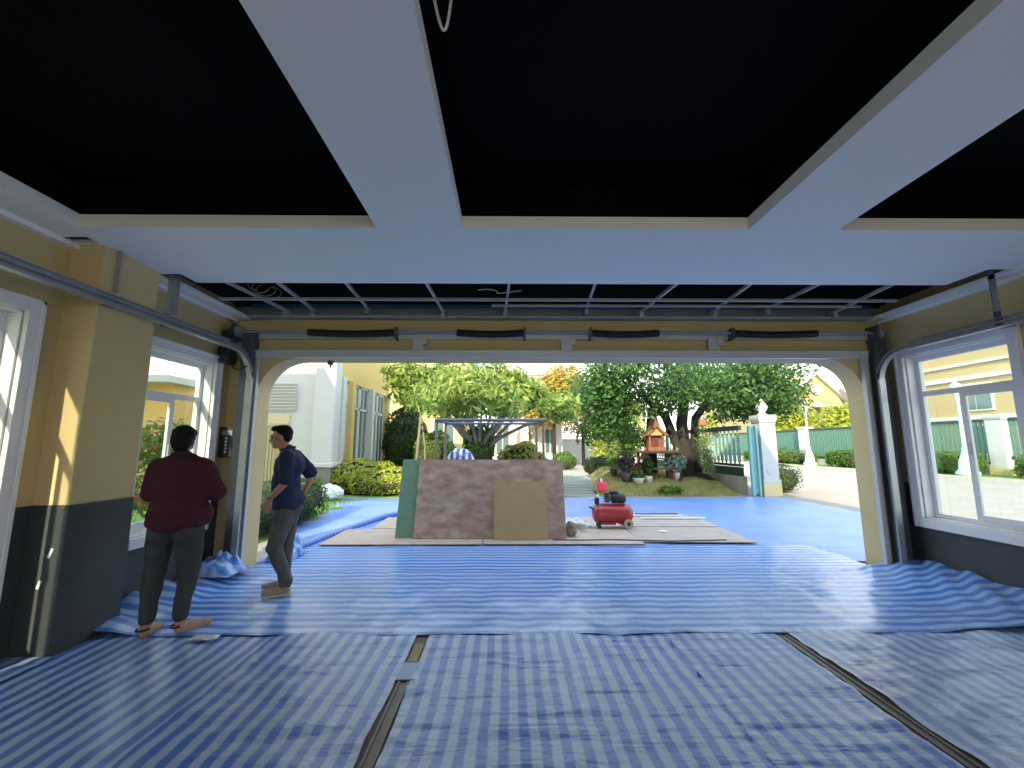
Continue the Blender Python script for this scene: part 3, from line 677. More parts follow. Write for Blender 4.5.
# ================================================================== OUTSIDE GROUND
ASPH = mat('road_concrete', (.33, .30, .26), .9, noise_amt=.2, noise_scale=1.5, bump=.2)
struct(MB().box(-60, 90, YD+T, 140, -.3, -.01).box(-60, XL-.2, -20, YD+T, -.3, -.01).box(XR+.2, 90, -20, YD+T, -.3, -.01).box(XL-.2, XR+.2, -20, -5, -.3, -.01).build('ground', ASPH))
GRASSD = mat('dry_lawn', (.28, .25, .09), .95, noise_amt=.5, noise_scale=3, bump=.6, bump_scale=30)
GRASSG = mat('green_lawn', (.16, .26, .05), .95, noise_amt=.4, noise_scale=3, bump=.6, bump_scale=30)
def mound(x, y):
    a = max(0, min(1, (y-13.1)/3.0)); e = min(1, max(0, (x-2.5-(y-13)*.16)/.7)); return .52*a*a*(3-2*a)*e
vs = []; nx, ny = 36, 50
for j in range(ny+1):
    for i in range(nx+1):
        y = 13.05+11*j/ny; x0 = 2.6+(y-13)*.17; x = x0+(7.12-x0)*i/nx; vs.append((x, y, mound(x, y)+.03*noise.noise(Vector((x, y, 0)))*(.2 if j == 0 else 1)))
fs = [(j*(nx+1)+i, j*(nx+1)+i+1, (j+1)*(nx+1)+i+1, (j+1)*(nx+1)+i) for j in range(ny) for i in range(nx)]
struct(MB().add(vs, fs).build('ground_lawn', GRASSD, smooth=True))
struct(MB().box(-14, -3.9, YD+.6, 12.6, -.05, .012).box(-14, -1.4, 12.6, 24, -.05, .012).box(-14, -4.2, -4, YD+.6, -.05, .012).build('ground_garden', GRASSG))
def tufts(n, region, size, m, label, seed):
    r = np.random.default_rng(seed); V = []; F = []
    for k in range(n):
        x, y = region(r); z = mound(x, y) if x > 2 else .0; a = r.random()*6.28; h_ = size*(.5+r.random()); w = size*.12
        dx, dy = math.cos(a), math.sin(a); b_ = len(V)
        V += [(x-dx*w, y-dy*w, z-.01), (x+dx*w, y+dy*w, z-.01), (x+dy*h_*.4, y-dx*h_*.4, z+h_)]; F.append((b_, b_+1, b_+2))
    mb = MB(); mb.v = V; mb.f = F; return tag(mb.build('grass', m), label, 'grass', kind='stuff')
tufts(9000, lambda r: ((lambda y, u: (2.75+(y-13)*.17+u*(7.0-2.75-(y-13)*.17), y))(13.2+8*r.random()**1.6, r.random())), .07, leafmat('dry_grass', (.42, .36, .14), (.22, .28, .07)), 'short dry grass on the raised lawn behind the compressor', 1)
tufts(3000, lambda r: (-13+9*r.random(), 4.4+7.6*r.random()), .12, leafmat('fresh_grass', (.2, .36, .06), (.34, .46, .1)), 'green grass outside the left window', 2)
# stepping path
SLAB = mat('path_slab', (.26, .29, .26), .85, noise_amt=.15, noise_scale=4)
for k in range(11):
    y = 13.4+k*.95; x = 1.95+(y-13)*.155
    o = MB().box(-.62, .62, -.38, .38, -.01, .03).build('paving_slab', SLAB, bevel=.01, loc=(x, y, 0)); o.rotation_euler = (0, 0, R(-9))
    tag(o, 'grey rectangular paving slab in the garden path beside the lawn', 'paving slab', 'paving slabs of the garden path')
# kerb, street trim
struct(MB().box(20.2, 20.5, 6, 60, -.01, .16).build('ground_kerb', mat('kerb_stone', (.5, .48, .44), .9, noise_amt=.15)))
struct(MB().box(20.5, 24, 6, 60, -.01, .14).build('ground_verge', GRASSG))
struct(MB().box(7.25, 7.5, 13.7, 24, 0, .55).build('wall_lawn_edge', mat('lawn_wall', (.30, .27, .22), .85, noise_amt=.15)))

# ================================================================== BOARDS, FRAME, COMPRESSOR
WOODR = mat('red_brown_plywood', (.25, .145, .105), .8, noise_amt=.3, noise_scale=4, bump=.2)
def plymat(name, col):
    m = mat(name, col, .8, noise_amt=.3, noise_scale=3.5, bump=.15); return m
# plywood lying on the tarp
pc = [(.47, .37, .31), (.45, .36, .31), (.40, .34, .31), (.5, .40, .33), (.42, .36, .33), (.38, .33, .31)]
pl = [((-1.62, 7.35), 2.44, 1.22, 'pinkish plywood sheet on the tarp, under the green board end'), ((.85, 7.35), 2.44, 1.22, 'brown plywood sheet on the tarp in front of the leaning boards'),
      ((2.95, 7.45), 1.75, 1.22, 'grey-brown plywood sheet on the tarp in front of the compressor'), ((-1.35, 8.6), 2.2, 1.22, 'pale plywood sheet on the tarp behind the leaning boards, left'),
      ((.95, 8.6), 2.3, 1.22, 'plywood sheet on the tarp behind the leaning boards, right'), ((3.0, 8.7), 1.75, 1.22, 'grey plywood sheet on the tarp under the white battens')]
for i, ((x, y), w, d_, lb) in enumerate(pl):
    o = MB().box(-w/2, w/2, -d_/2, d_/2, 0, .012).build('plywood_sheet', plymat('ply_%d' % i, pc[i]), bevel=.002, loc=(x, y, .03+.002*i)); o.rotation_euler = (0, 0, R([0.5, -.5, -2, 1.5, 0, -1][i]))
    tag(o, lb, 'plywood sheet')
# leaning boards
def board(name, label, x0, x1, ybot, ytop, h_, th, m, z0=.05, shear=0):
    # leans back: bottom edge at ybot, top at ytop; thickness th
    d = Vector((0, ytop-ybot, h_)).normalized(); nn = Vector((0, d.z, -d.y)); nx, nz = 24, 12; vs = []
    w = (x1-x0)
    L = math.hypot(h_, ytop-ybot)
    xc = (x0+x1)/2
    for off in (0, th):
        for j in range(nz+1):
            for i in range(nx+1):
                u = i/nx-.5; t_ = j/nz; x = u*w+shear*t_*(-u*2 if True else 0)
                p = Vector((x, 0, 0))+d*(L*t_)+nn*off; p.z += .004*noise.noise(Vector((x*3, t_*3, off))) if j == nz else 0
                vs.append(p)
    N = (nx+1)*(nz+1); fs = []
    for j in range(nz):
        for i in range(nx):
            a = j*(nx+1)+i; fs.append((a, a+1, a+nx+2, a+nx+1)); fs.append((N+a, N+a+nx+1, N+a+nx+2, N+a+1))
    for i in range(nx): fs.append((i, N+i, N+i+1, i+1)); a = nz*(nx+1)+i; fs.append((a, a+1, N+a+1, N+a))
    for j in range(nz): a = j*(nx+1); fs.append((a, a+nx+1, N+a+nx+1, N+a)); a += nx; fs.append((a, N+a, N+a+nx+1, a+nx+1))
    return tag(MB().add(vs, fs).build(name, m, loc=(xc, ybot, z0)), label, 'board')
WOODB = mat('scuffed_board', (.30, .185, .145), .85, noise_amt=.45, noise_scale=3, bump=.25)
# mottled horizontal scuffs
nt = WOODB.node_tree; b_ = nt.nodes['Principled BSDF']; tx = nt.nodes.new('ShaderNodeTexCoord'); mp = nt.nodes.new('ShaderNodeMapping'); mp.inputs['Scale'].default_value = (4, 4, 8)
nz_ = nt.nodes.new('ShaderNodeTexNoise'); nz_.inputs['Scale'].default_value = 1.2; nz_.inputs['Detail'].default_value = 10; rp = nt.nodes.new('ShaderNodeValToRGB')
rp.color_ramp.elements[0].position = .3; rp.color_ramp.elements[0].color = (.30, .195, .15, 1); rp.color_ramp.elements[1].position = .68; rp.color_ramp.elements[1].color = (.52, .40, .34, 1)
nt.links.new(tx.outputs['Object'], mp.inputs[0]); nt.links.new(mp.outputs[0], nz_.inputs['Vector']); nt.links.new(nz_.outputs[0], rp.inputs[0]); nt.links.new(rp.outputs[0], b_.inputs['Base Color'])
board('green_board', 'green board leaning behind the large brown board, showing at its left edge', -1.80, .75, 7.14, 7.52, 1.22, .018, mat('green_board', (.16, .29, .22), .8, noise_amt=.2, noise_scale=5, bump=.15))
board('large_board', 'large scuffed red-brown board leaning against the metal frame', -1.50, .93, 7.09, 7.47, 1.21, .022, WOODB)
board('small_board', 'small square brown fibreboard leaning against the large board', -.22, .63, 6.98, 7.22, .87, .018, mat('fibreboard', (.46, .33, .19), .8, noise_amt=.12, noise_scale=8, bump=.12))
# metal frame behind
t = thing('scaffold_frame', 'low steel tube frame standing behind the leaning boards', 'frame', (-.33, 7.95, .05))
BST = mat('weathered_blue_steel', (.16, .2, .27), .5, metal=.4, noise_amt=.4, noise_scale=12); RST = mat('rusty_steel', (.23, .17, .14), .7, metal=.3, noise_amt=.4, noise_scale=12)
for x in (-.98, .98):
    for y in (-.0, .45):
        MB().tube([(x*(1 if y == 0 else .9), y, 0), (x*(1 if y == 0 else .9), y, 1.92)], .024, 10).build('post', RST, t, smooth=True)
    MB().tube([(x, -.02, 1.9), (x*.9, .5, 1.9)], .022, 10).build('side_rail', BST, t, smooth=True)
MB().tube([(-1.02, 0, 1.92), (1.02, 0, 1.92)], .03, 10).build('top_rail', BST, t, smooth=True)
MB().tube([(-.9, .45, 1.88), (.9, .45, 1.88)], .024, 10).build('top_rail', BST, t, smooth=True)
MB().tube([(-1, 0, .3), (1, 0, .3)], .02, 8).build('cross_rail', RST, t, smooth=True)
# striped bag
def blob(name, label, cat, c, r, m, seed, amp=.25, fr=2.5, parent=None):
    mb = MB().ell((0, 0, r[2]), r, nu=32, nv=20); vs = []
    for v in mb.v:
        p = Vector(v)-Vector((0, 0, r[2])); q = 1+amp*noise.noise(p*fr/max(r)+Vector((seed, 0, 0)))+amp*.6*abs(noise.noise(p*fr*2.3/max(r)+Vector((seed, 3, 0))))
        p = p*q; p.z = max(p.z, -r[2]*.85); vs.append(tuple(p+Vector((0, 0, r[2]*.85))))
    mb.v = vs; return tag(mb.build(name, m, parent, loc=c), label, cat)
BAGM = tarpmat('striped_bag', (.03, .08, .42), (.62, .66, .78), 0, .12, wrinkle=.6, wscale=(5, 5))
t = thing('trolley_table', 'low table behind the leaning boards holding the striped bag', 'table', (-.95, 8.9, .04))
MB().box(-.4, .4, -.3, .3, .92, .95).build('table_top', RST, t)
for x in (-.36, .36):
    for y in (-.26, .26): MB().box(x-.02, x+.02, y-.02, y+.02, 0, .92).build('leg', RST, t)
blob('striped_bag', 'blue and white striped plastic bag bulging above the leaning boards', 'bag', (-.98, 8.9, .99), (.27, .2, .24), BAGM, 4)
# compressor
RED = mat('compressor_red', (.36, .025, .035), .35, noise_amt=.15, noise_scale=6, coat=.3)
t = thing('air_compressor', 'red air compressor tank with black motor standing on the plywood', 'air compressor', (1.89, 8.02, .05), scale=.92)
pts = [(-.40, 0, .26), (-.385, 0, .26), (-.35, 0, .26), (-.3, 0, .26), (.3, 0, .26), (.35, 0, .26), (.385, 0, .26), (.40, 0, .26)]
MB().tube(pts, [.02, .1, .155, .175, .175, .155, .1, .02], 28).build('tank', RED, t, smooth=True)
MB().box(-.25, .25, -.07, .07, .42, .45).build('mounting_plate', RED, t, bevel=.01)
MB().tube([(-.02, 0, .555), (.0, 0, .555), (.24, 0, .555), (.27, 0, .555)], [.07, .095, .095, .06], 20).build('motor', BLACKP, t, smooth=True)
mb = MB().tube([(-.14, 0, .53), (-.05, 0, .53)], .06, 16)
for k in range(6): mb.box(-.155, -.055, -.055, .055, .55+k*.02, .56+k*.02)
mb.build('pump', mat('pump_metal', (.10, .11, .11), .5, metal=.5), t)
MB().ell((.04, 0, .66), (.1, .06, .05)).build('air_filter', BLACKP, t, smooth=True)
MB().box(-.34, -.26, -.04, .04, .44, .56).tube([(-.3, 0, .56), (-.3, 0, .64), (-.35, 0, .70)], .018, 10).build('pressure_switch', BLACKP, t, bevel=.006)
MB().tube([(-.29, -.05, .6), (-.34, -.09, .6)], .035, 16).tube([(-.38, -.05, .53), (-.46, -.06, .53)], .012, 8).build('pressure_gauge', PSTEEL, t)
for y in (-.17, .17):
    w_ = MB().tube([(.27, y-.02, .09), (.27, y+.02, .09)], .09, 22).build('wheel', mat('pale_wheel', (.45, .42, .38), .7), t)
    MB().tube([(.27, y-.025, .09), (.27, y+.025, .09)], .035, 14).build('hub', BLACKP, w_)
for y in (-.1, .1): MB().box(-.3, -.25, y-.02, y+.02, 0, .14).build('foot', BLACKP, t)
MB().box(.1, .27, -.08, .08, .07, .11).box(-.24, .05, -.085, -.075, .06, .1).build('axle_bracket', RED, t)
MB().tube([(-.36, -.08, .35), (-.44, -.08, .38), (-.44, .08, .38), (-.36, .08, .35)], .012, 8).build('handle', BLACKP, t)
# hose & rags
HOSE = mat('pale_hose', (.45, .43, .38), .6)
mb = MB(); mb.tube([(.13*math.cos(a)*(1+.08*math.sin(a*1.7)), .11*math.sin(a), .03+.003*a) for a in np.linspace(0, 25, 90)], .012, 6)
tag(mb.build('air_hose', HOSE, smooth=True, loc=(1.22, 7.75, .05)), 'coiled pale air hose on the plywood left of the compressor', 'hose')
crumple('plastic_sheet', 'clear crumpled plastic lying behind the coiled hose', 'plastic sheet', (1.22, 8.3, .05), .3, .26, .12, mat('bluish_plastic', (.55, .65, .72), .3), 12)
blob('cement_bag', 'small grey bag slumped at the right foot of the large board', 'bag', (1.03, 7.3, .05), (.09, .1, .12), mat('grey_sack', (.24, .2, .17), .9), 6)
tag(MB().tube([(-.6, .05, .01), (-.2, 0, .012), (.3, .04, .012), (1.2, -.08, .012), (2.1, 0, .012)], .009, 6).build('power_cable', BLACKP, smooth=True, loc=(1.3, 6.93, .045)), 'thin dark cable trailing along the front edge of the plywood', 'cable')
for i, (x, y, L, lb, c_) in enumerate(((2.95, 9.15, 1.3, 'long white batten lying on plywood, farthest of the pair', WHITE), (3.3, 8.85, 1.3, 'long white batten lying on plywood, nearest of the pair', WHITE), (3.15, 9.4, .9, 'reddish wooden batten behind the white battens', WOODR))):
    o = MB().box(-L/2, L/2, -.03, .03, 0, .03).build('batten', c_, loc=(x, y, .06), bevel=.003); o.rotation_euler = (0, 0, R(-2+i*2)); tag(o, lb, 'batten')
crumple('paper_scrap', 'white paper scrap on the plywood right of the compressor', 'paper', (2.65, 7.6, .06), .07, .05, .02, WHITE, 14, n=8)
blob('plastic_sack', 'white crumpled plastic sack at the end of the dark hedge', 'sack', (-4.95, 12.3, .02), (.32, .28, .22), mat('white_sack', (.75, .76, .78), .4), 9, amp=.35)

# ================================================================== GARDEN
def hedge(name, label, c, size, m, n, lsize, seed=0, rz=0, rounded=.5):
    """clipped hedge: leaves over a rounded box"""
    r = np.random.default_rng(seed); d = r.uniform(-1, 1, (n, 3)); k = np.argmax(np.abs(d), 1); 
    d[np.arange(n), k] = np.sign(d[np.arange(n), k]); sph = d/np.linalg.norm(d, axis=1)[:, None]*1.25
    d = d*(1-rounded)+sph*rounded*.85
    P = d*np.array(size)/2*(1-.10*r.random((n, 1))); P[:, 2] += size[2]/2; P += .05*np.sin(P[:, [1, 2, 0]]*7)
    P[:, 2] = np.clip(P[:, 2], .01, None)
    nr = d+r.normal(size=(n, 3))*.6; nr /= np.linalg.norm(nr, axis=1)[:, None]; t_ = r.normal(size=(n, 3)); t_ -= nr*(t_*nr).sum(1)[:, None]; t_ /= np.linalg.norm(t_, axis=1)[:, None]
    bb = np.cross(nr, t_); L = lsize*(.6+.8*r.random((n, 1)))
    V = np.stack([P-t_*L*.5, P+bb*L*.3, P+t_*L*.5, P-bb*L*.3], 1).reshape(-1, 3); mb = MB(); mb.v = V.tolist(); mb.f = np.arange(4*n).reshape(-1, 4).tolist()
    o = thing(name, label, 'hedge' if 'hedge' in name else 'shrub', c, rz)
    mb.build('foliage', m, o)
    core = MB().ell((0, 0, size[2]*.47), tuple(q*.47 for q in size), nu=20, nv=12)
    core.v = [(x*1.05, y*1.05, max(0.0, z)) for x, y, z in core.v]
    core.build('branches', mat('dark_branches', (.03, .035, .015), .9), o); return o
LG = leafmat('leaf_green', (.07, .16, .025), (.16, .30, .05)); LD = leafmat('leaf_dark', (.03, .075, .02), (.09, .16, .04)); LY = leafmat('leaf_yellow', (.60, .58, .08), (.22, .33, .04))
LB = leafmat('leaf_bigtree', (.025, .08, .02), (.12, .26, .06)); LF = leafmat('leaf_frangipani', (.08, .20, .035), (.42, .50, .12)); LO = leafmat('leaf_orange', (.5, .35, .08), (.42, .4, .08))
LV = leafmat('leaf_vine', (.28, .38, .14), (.18, .30, .08))
hedge('clipped_hedge', 'dark green clipped hedge outside the door, behind the man in navy', (-4.35, 8.2, 0), (1.1, 3.4, .85), LD, 7000, .06, 1)
hedge('clipped_hedge', 'bright yellow-green low hedge behind the white sack', (-5.0, 14.2, 0), (2.6, 1.6, 1.05), LY, 7000, .08, 2)
hedge('clipped_hedge', 'yellow hedge just left of the green board', (-3.7, 13.7, 0), (2.3, 1.3, .8), LY, 6000, .08, 3)
hedge('conifer_shrub', 'tall dark shrub in front of the pale yellow house', (-4.6, 19.5, 0), (1.9, 1.5, 3.2), LD, 7000, .12, 4, rounded=.9)
hedge('round_shrub', 'dark rounded shrub left of the frangipani trunk', (-3.1, 18.5, 0), (1.7, 1.5, 2.1), LG, 5000, .1, 5, rounded=.9)
hedge('round_shrub', 'light green shrub under the frangipani tree, seen through the steel frame', (.5, 15.5, 0), (1.7, 1.2, 1.6), leafmat('leaf_pale', (.3, .4, .08), (.5, .5, .15)), 4000, .1, 6, rounded=.9)
hedge('clipped_hedge', 'low flat green hedge seen through the right end of the steel frame', (1.2, 17.5, 0), (1.6, .8, 1.0), LD, 3000, .08, 7)
hedge('topiary_ball', 'clipped dark round topiary beside the garden path', (4.6, 21.5, 0), (1.7, 1.3, 1.0), LD, 4500, .07, 8, rounded=.8)
hedge('topiary_ball', 'flat-topped small green bush at the far end of the path', (3.6, 28, 0), (1.5, 1.0, 1.1), LG, 2500, .1, 9, rounded=.8)
hedge('clipped_hedge', 'small clipped hedge just right of the white gate pillar', (9.0, 14.6, 0), (1.1, 1.3, .85), LD, 3500, .06, 10, rounded=.4)

def tree(name, label, loc, trunk, m, blobs, n, size, bark, aspect=.45, shell=.4, down=.3, seed=0, cr='crown'):
    t = thing(name, label, 'tree', loc)
    mb = MB()
    for pts, rr in trunk: mb.tube(pts, rr, 10)
    mb.build('trunk', bark, t, smooth=True); leaves(cr, blobs, n, size, m, t, aspect=aspect, shell=shell, down=down, seed=seed); return t
BARK = mat('brown_bark', (.028, .024, .019), .95, noise_amt=.4, noise_scale=6, bump=.8, bump_scale=15); BARKG = mat('grey_bark', (.2, .18, .15), .9, noise_amt=.3, bump=.4)
# frangipani
r_ = random.Random(3); blobs = []
trunk = [([(0, 0, 0), (.02, 0, .6), (.0, 0, 1.1)], [.2, .17, .2])]
for k in range(16):
    a = k*2.4; L = r_.uniform(1.2, 2.9); ex, ey = math.cos(a)*L, math.sin(a)*L*.8; ez = 2.25+r_.uniform(0, .5)+(2.9-L)*.45
    trunk.append(([(0, 0, 1.0), (ex*.22, ey*.22, 1.7), (ex*.6, ey*.6, ez*.85), (ex, ey, ez)], [.10, .065, .04, .025]))
    blobs.append(((ex, ey, ez+.15), (.72, .72, .5)))
    blobs.append(((ex*.6, ey*.6, ez+.65), (.7, .7, .45)))
tree('frangipani_tree', 'spreading frangipani tree with pale forked trunk behind the steel frame', (-.95, 14.2, 0), trunk, LF, blobs, 6500, .34, BARKG, .28, .2, .9, 3)
hedge('ivy_clump', 'leafy climber wrapped around the frangipani trunk', (-.95, 14.15, .8), (.95, .7, 1.35), LG, 1500, .12, 11, rounded=.8)
# big tree
blobs = []
for k in range(30):
    a = r_.uniform(0, 6.28); rr = 3.6*math.sqrt(r_.random()); blobs.append(((rr*math.cos(a)-.3, rr*math.sin(a)*.75, r_.uniform(2.4, 3.9)), (1.25, 1.1, .8)))
blobs += [((-2.9, -.6, 2.0), (1.0, .8, .7)), ((-3.4, -.3, 1.5), (.7, .6, .55)), ((-2.2, -.8, 2.3), (1.1, .8, .6)), ((2.2, -.6, 2.3), (1.2, .8, .5)), ((3.3, -.2, 2.7), (1.0, .8, .5))]
trunk = [([(0, 0, -.1), (.02, 0, .8), (-.05, 0, 1.8), (.2, 0, 3.2)], [.34, .22, .2, .14]), ([(.45, .1, -.1), (.35, .05, .9), (.5, .1, 2.0), (1.4, 0, 3.2)], [.2, .14, .14, .1]),
         ([(-.35, .1, -.1), (-.2, .05, .9), (-.6, .1, 2.1), (-1.6, 0, 3.0)], [.22, .16, .15, .1]), ([(-1.1, .5, -.1), (-1.05, .45, 1.2), (-1.0, .3, 2.4)], [.26, .2, .16]),
         ([(.2, -.1, 0), (.5, -.5, -.05), (.8, -.8, -.3)], [.15, .1, .05]), ([(-.2, -.1, 0), (-.4, -.5, -.05), (-.6, -.9, -.3)], [.15, .1, .05])]
tree('shade_tree', 'large dark green shade tree with several trunks on the raised lawn', (6.35, 15.6, .5), trunk, LB, blobs, 30000, .17, BARK, .45, .3, .3, 5)
# hanging vine
t = thing('hanging_plant', 'pale green trailing plant hanging beside the big tree trunk', 'plant', (6.65, 14.7, .6))
leaves('foliage', [((0, 0, .9), (.28, .2, .85)), ((.15, 0, .4), (.22, .2, .5))], 1800, .09, LV, t, aspect=.3, shell=.1, down=2, seed=8)
MB().lathe([(.03, 1.55), (.13, 1.6), (.16, 1.8)], n=14).build('pot', mat('terracotta', (.4, .16, .1), .8), t)
# background trees
def simple_tree(label, loc, blobs, m, n, size, seed, h=2, name='garden_tree'):
    return tree(name, label, loc, [([(0, 0, 0), (0, 0, h)], [.16, .1])], m, blobs, n, size, BARK, .5, .35, .2, seed)
simple_tree('yellow-leaved tree left of the far green gate', (3.2, 30, 0), [((0, 0, 4.6), (2.4, 1.5, 2.0)), ((.8, 0, 6), (1.6, 1.4, 1.2)), ((-1, 0, 3.6), (1.3, 1, 1))], LO, 5000, .3, 21, 4)
simple_tree('brownish bare-branched tree behind the yellow-leaved tree', (5.9, 34, 0), [((0, 0, 3.4), (2.2, 1.2, 1.3)), ((-.5, 0, 4.6), (1.2, 1, 1))], leafmat('leaf_brown', (.35, .25, .15), (.4, .33, .2)), 3000, .22, 22, 3)
simple_tree('bright yellow bushy tree left of the big shade tree', (6.8, 27, 0), [((0, 0, 2.6), (1.8, 1.3, 1.5)), ((-.6, 0, 1.6), (1.2, 1, 1.2)), ((.6, 0, 3.7), (1.1, 1, .8))], LY, 6000, .2, 23, 2)
simple_tree('green broad-leaved shrub hanging over the topiary', (5.0, 19.5, 0), [((-.2, 0, 2.4), (1.0, .9, .9)), ((.5, 0, 1.9), (.8, .7, .6)), ((-.4, 0, 3.2), (.8, .7, .6))], LG, 3500, .2, 24, 1.9)
for i, (x, y, z, w, lb) in enumerate(((27, 55, 5.0, 2.8, 'yellow bush behind the baluster fence left of the pillar'), (26.2, 39.3, 3.6, 1.9, 'yellow bush behind the gate pillar finial'), (27.2, 35.2, 3.1, 1.9, 'yellow bush behind the far green fence by the lamp post'), (26.6, 31.2, 2.6, 1.8, 'yellow bush at the right end of the far green fence'))):
    simple_tree(lb, (x, y, 0), [((0, 0, z), (w, 1.6, z*.6)), ((w*.5, 0, z+.8), (w*.5, 1.2, 1)), ((-w*.5, 0, z*.7), (w*.6, 1.2, z*.5))], LY, 4500, .3, 30+i, z*.8, 'yellow_bush')
simple_tree('loose green tree rising beyond the pale yellow house', (-9, 39.5, 0), [((0, 0, 7.2), (2.6, 2, 2.2)), ((1.6, 0, 5), (1.6, 1.4, 1.4))], LG, 5000, .3, 41, 5)
# lit leafy tree seen at upper left of the doorway
t = tree('leafy_tree', 'yellow-green tree reaching into the top left of the doorway view', (-3.4, 16.0, 0), [([(0, 0, 0), (.1, 0, 1.6), (.2, 0, 3.0)], [.07, .06, .05]), ([(.4, 0, 0), (.35, 0, 1.5), (.1, 0, 3.1)], [.045, .04, .03])],
     LF, [((0, 0, 3.6), (1.3, 1.0, .8)), ((.9, 0, 3.9), (1.2, .9, .9)), ((-.5, 0, 4.2), (.9, .8, .7)), ((1.7, -.3, 3.4), (1.0, .8, .6))], 3600, .3, BARKG, .3, .2, .9, 44)
# shrub with red flowers outside window
t = thing('flowering_shrub', 'red-flowered leafy shrub seen through the left window', 'shrub', (-6.8, 8.2, 0))
leaves('foliage', [((0, 0, 1.0), (.9, .8, .8)), ((.5, 0, 1.5), (.6, .6, .5))], 3000, .12, LG, t, seed=51); leaves('flowers', [((0, 0, 1.1), (.95, .85, .85))], 220, .1, leafmat('red_petal', (.6, .05, .03), (.7, .2, .05)), t, seed=52, shell=.9, aspect=.8)

# ---- potted plants and ornaments on the lawn
def gz(x, y): return mound(x, y)
def potted(name, label, x, y, pr, ph, pm, blobs, lm, n, ls, seed, down=0, aspect=.4):
    t = thing(name, label, 'potted plant', (x, y, gz(x, y)-.01))
    MB().lathe([(pr*.7, 0), (pr*.9, ph*.7), (pr, ph), (pr*.92, ph), (pr*.85, ph*.85)], n=18).build('pot', pm, t, smooth=True)
    leaves('foliage', blobs, n, ls, lm, t, seed=seed, down=down, aspect=aspect, shell=.15); return t
DK = mat('dark_pot', (.08, .07, .07), .7); WP = mat('white_pot', (.6, .58, .54), .7)
potted('potted_shrub', 'dark purple-leaved plant in a dark pot left of the ladder', 4.0, 14.8, .2, .3, DK, [((0, 0, .65), (.36, .3, .38))], leafmat('leaf_purple', (.05, .05, .045), (.14, .12, .1)), 900, .12, 61)
potted('potted_shrub', 'low plant in a white trough beside the wooden ladder', 4.35, 14.6, .2, .2, WP, [((0, 0, .3), (.22, .2, .14))], LG, 300, .1, 62)
potted('potted_shrub', 'green plant in a small white pot under the spirit house ladder', 4.72, 14.7, .14, .22, WP, [((0, 0, .55), (.22, .2, .35))], LD, 500, .12, 63)
potted('potted_shrub', 'bluish-leaved plant in a pot right of the spirit house', 5.75, 15.0, .16, .25, WP, [((0, 0, .6), (.36, .3, .42))], leafmat('leaf_bluish', (.2, .36, .28), (.35, .45, .35)), 600, .16, 64)
potted('potted_shrub', 'grassy green tuft in the middle of the raised lawn', 5.0, 13.55, .08, .04, DK, [((0, 0, .12), (.4, .2, .14))], LG, 500, .14, 65)
potted('potted_shrub', 'tall pale plant between the topiary and the dark potted plant', 3.75, 15.5, .14, .25, DK, [((0, 0, .9), (.28, .25, .8))], LV, 900, .14, 66)
potted('potted_shrub', 'green bush behind the wooden ladder', 4.4, 16.4, .2, .25, DK, [((0, 0, .9), (.7, .5, .7))], LG, 1600, .14, 67)
blob('white_rock', 'pale rounded boulder behind the dark potted plant', 'rock', (4.1, 15.6, gz(4.1, 15.6)), (.33, .25, .34), mat('pale_rock', (.55, .55, .53), .9), 15)
# watering jug
t = thing('jerry_can', 'pinkish red plastic can with a white cap on the lawn behind the compressor', 'plastic can', (3.0, 14.0, gz(3.0, 14.0)))
MB().box(-.15, .15, -.09, .09, 0, .30).build('can_body', mat('pink_red_plastic', (.75, .06, .09), .4), t, bevel=.04)
MB().tube([(-.08, 0, .29), (-.08, 0, .36), (.08, 0, .36), (.08, 0, .29)], .018, 8).build('handle', MATS['pink_red_plastic'], t, smooth=True)
MB().lathe([(.03, .30), (.035, .36), (.02, .44)], (-.02, 0, 0), 12).build('cap', WHITE, t)
# wooden spirit house
WD = mat('reddish_teak', (.17, .07, .035), .7, noise_amt=.35, noise_scale=8)
t = thing('spirit_house', 'small reddish wooden spirit house on a raised table by the tree', 'spirit house', (5.15, 15.2, gz(5.15, 15.2)-.01))
for x in (-.5, .5):
    for y in (-.3, .3): MB().box(x-.04, x+.04, y-.04, y+.04, 0, .85).build('leg', WD, t)
MB().box(-.62, .8, -.4, .4, .85, .93).box(-.55, .55, -.35, .35, .3, .34).build('table_top', WD, t, bevel=.01)
MB().box(-.3, .3, -.22, .22, .93, 1.08).box(-.24, .24, -.02, .2, 1.08, 1.5).box(-.26, -.2, -.2, -.14, 1.08, 1.5).box(.2, .26, -.2, -.14, 1.08, 1.5).build('shrine_body', WD, t)
mb = MB(); mb.prism([(-.42, 1.45), (-.32, 1.55), (-.13, 1.72), (0, 2.15), (.13, 1.72), (.32, 1.55), (.42, 1.45), (.28, 1.47), (0, 1.75), (-.28, 1.47)], 1, -.3, .3)
mb.tube([(0, -.28, 2.05), (0, -.3, 2.25), (.03, -.32, 2.35)], [.03, .02, .006], 8); mb.build('shrine_roof', WD, t)
MB().prism([(-.27, 1.47), (.27, 1.47), (0, 1.76)], 1, -.2, -.16).build('gable_panel', mat('gold_gable', (.4, .25, .08), .5), t)
MB().box(-.12, .12, -.08, -.03, 1.1, 1.38).build('altar_niche', mat('dark_red_niche', (.09, .01, .01), .6), t)
t = thing('wooden_ladder', 'small leaning wooden ladder with crossed slats left of the spirit house', 'ladder', (4.45, 14.9, gz(4.45, 14.9)-.01))
mb = MB()
for k in range(7): mb.bar((-.26+k*.07, 0, .05+k*.06), (-.02+k*.07, .1, .62+k*.06), .03, .02)
for k in range(5): mb.bar((-.3+k*.12, .02, .5+.02*k), (.0+k*.1, .06, .05+.12*k), .025, .02)
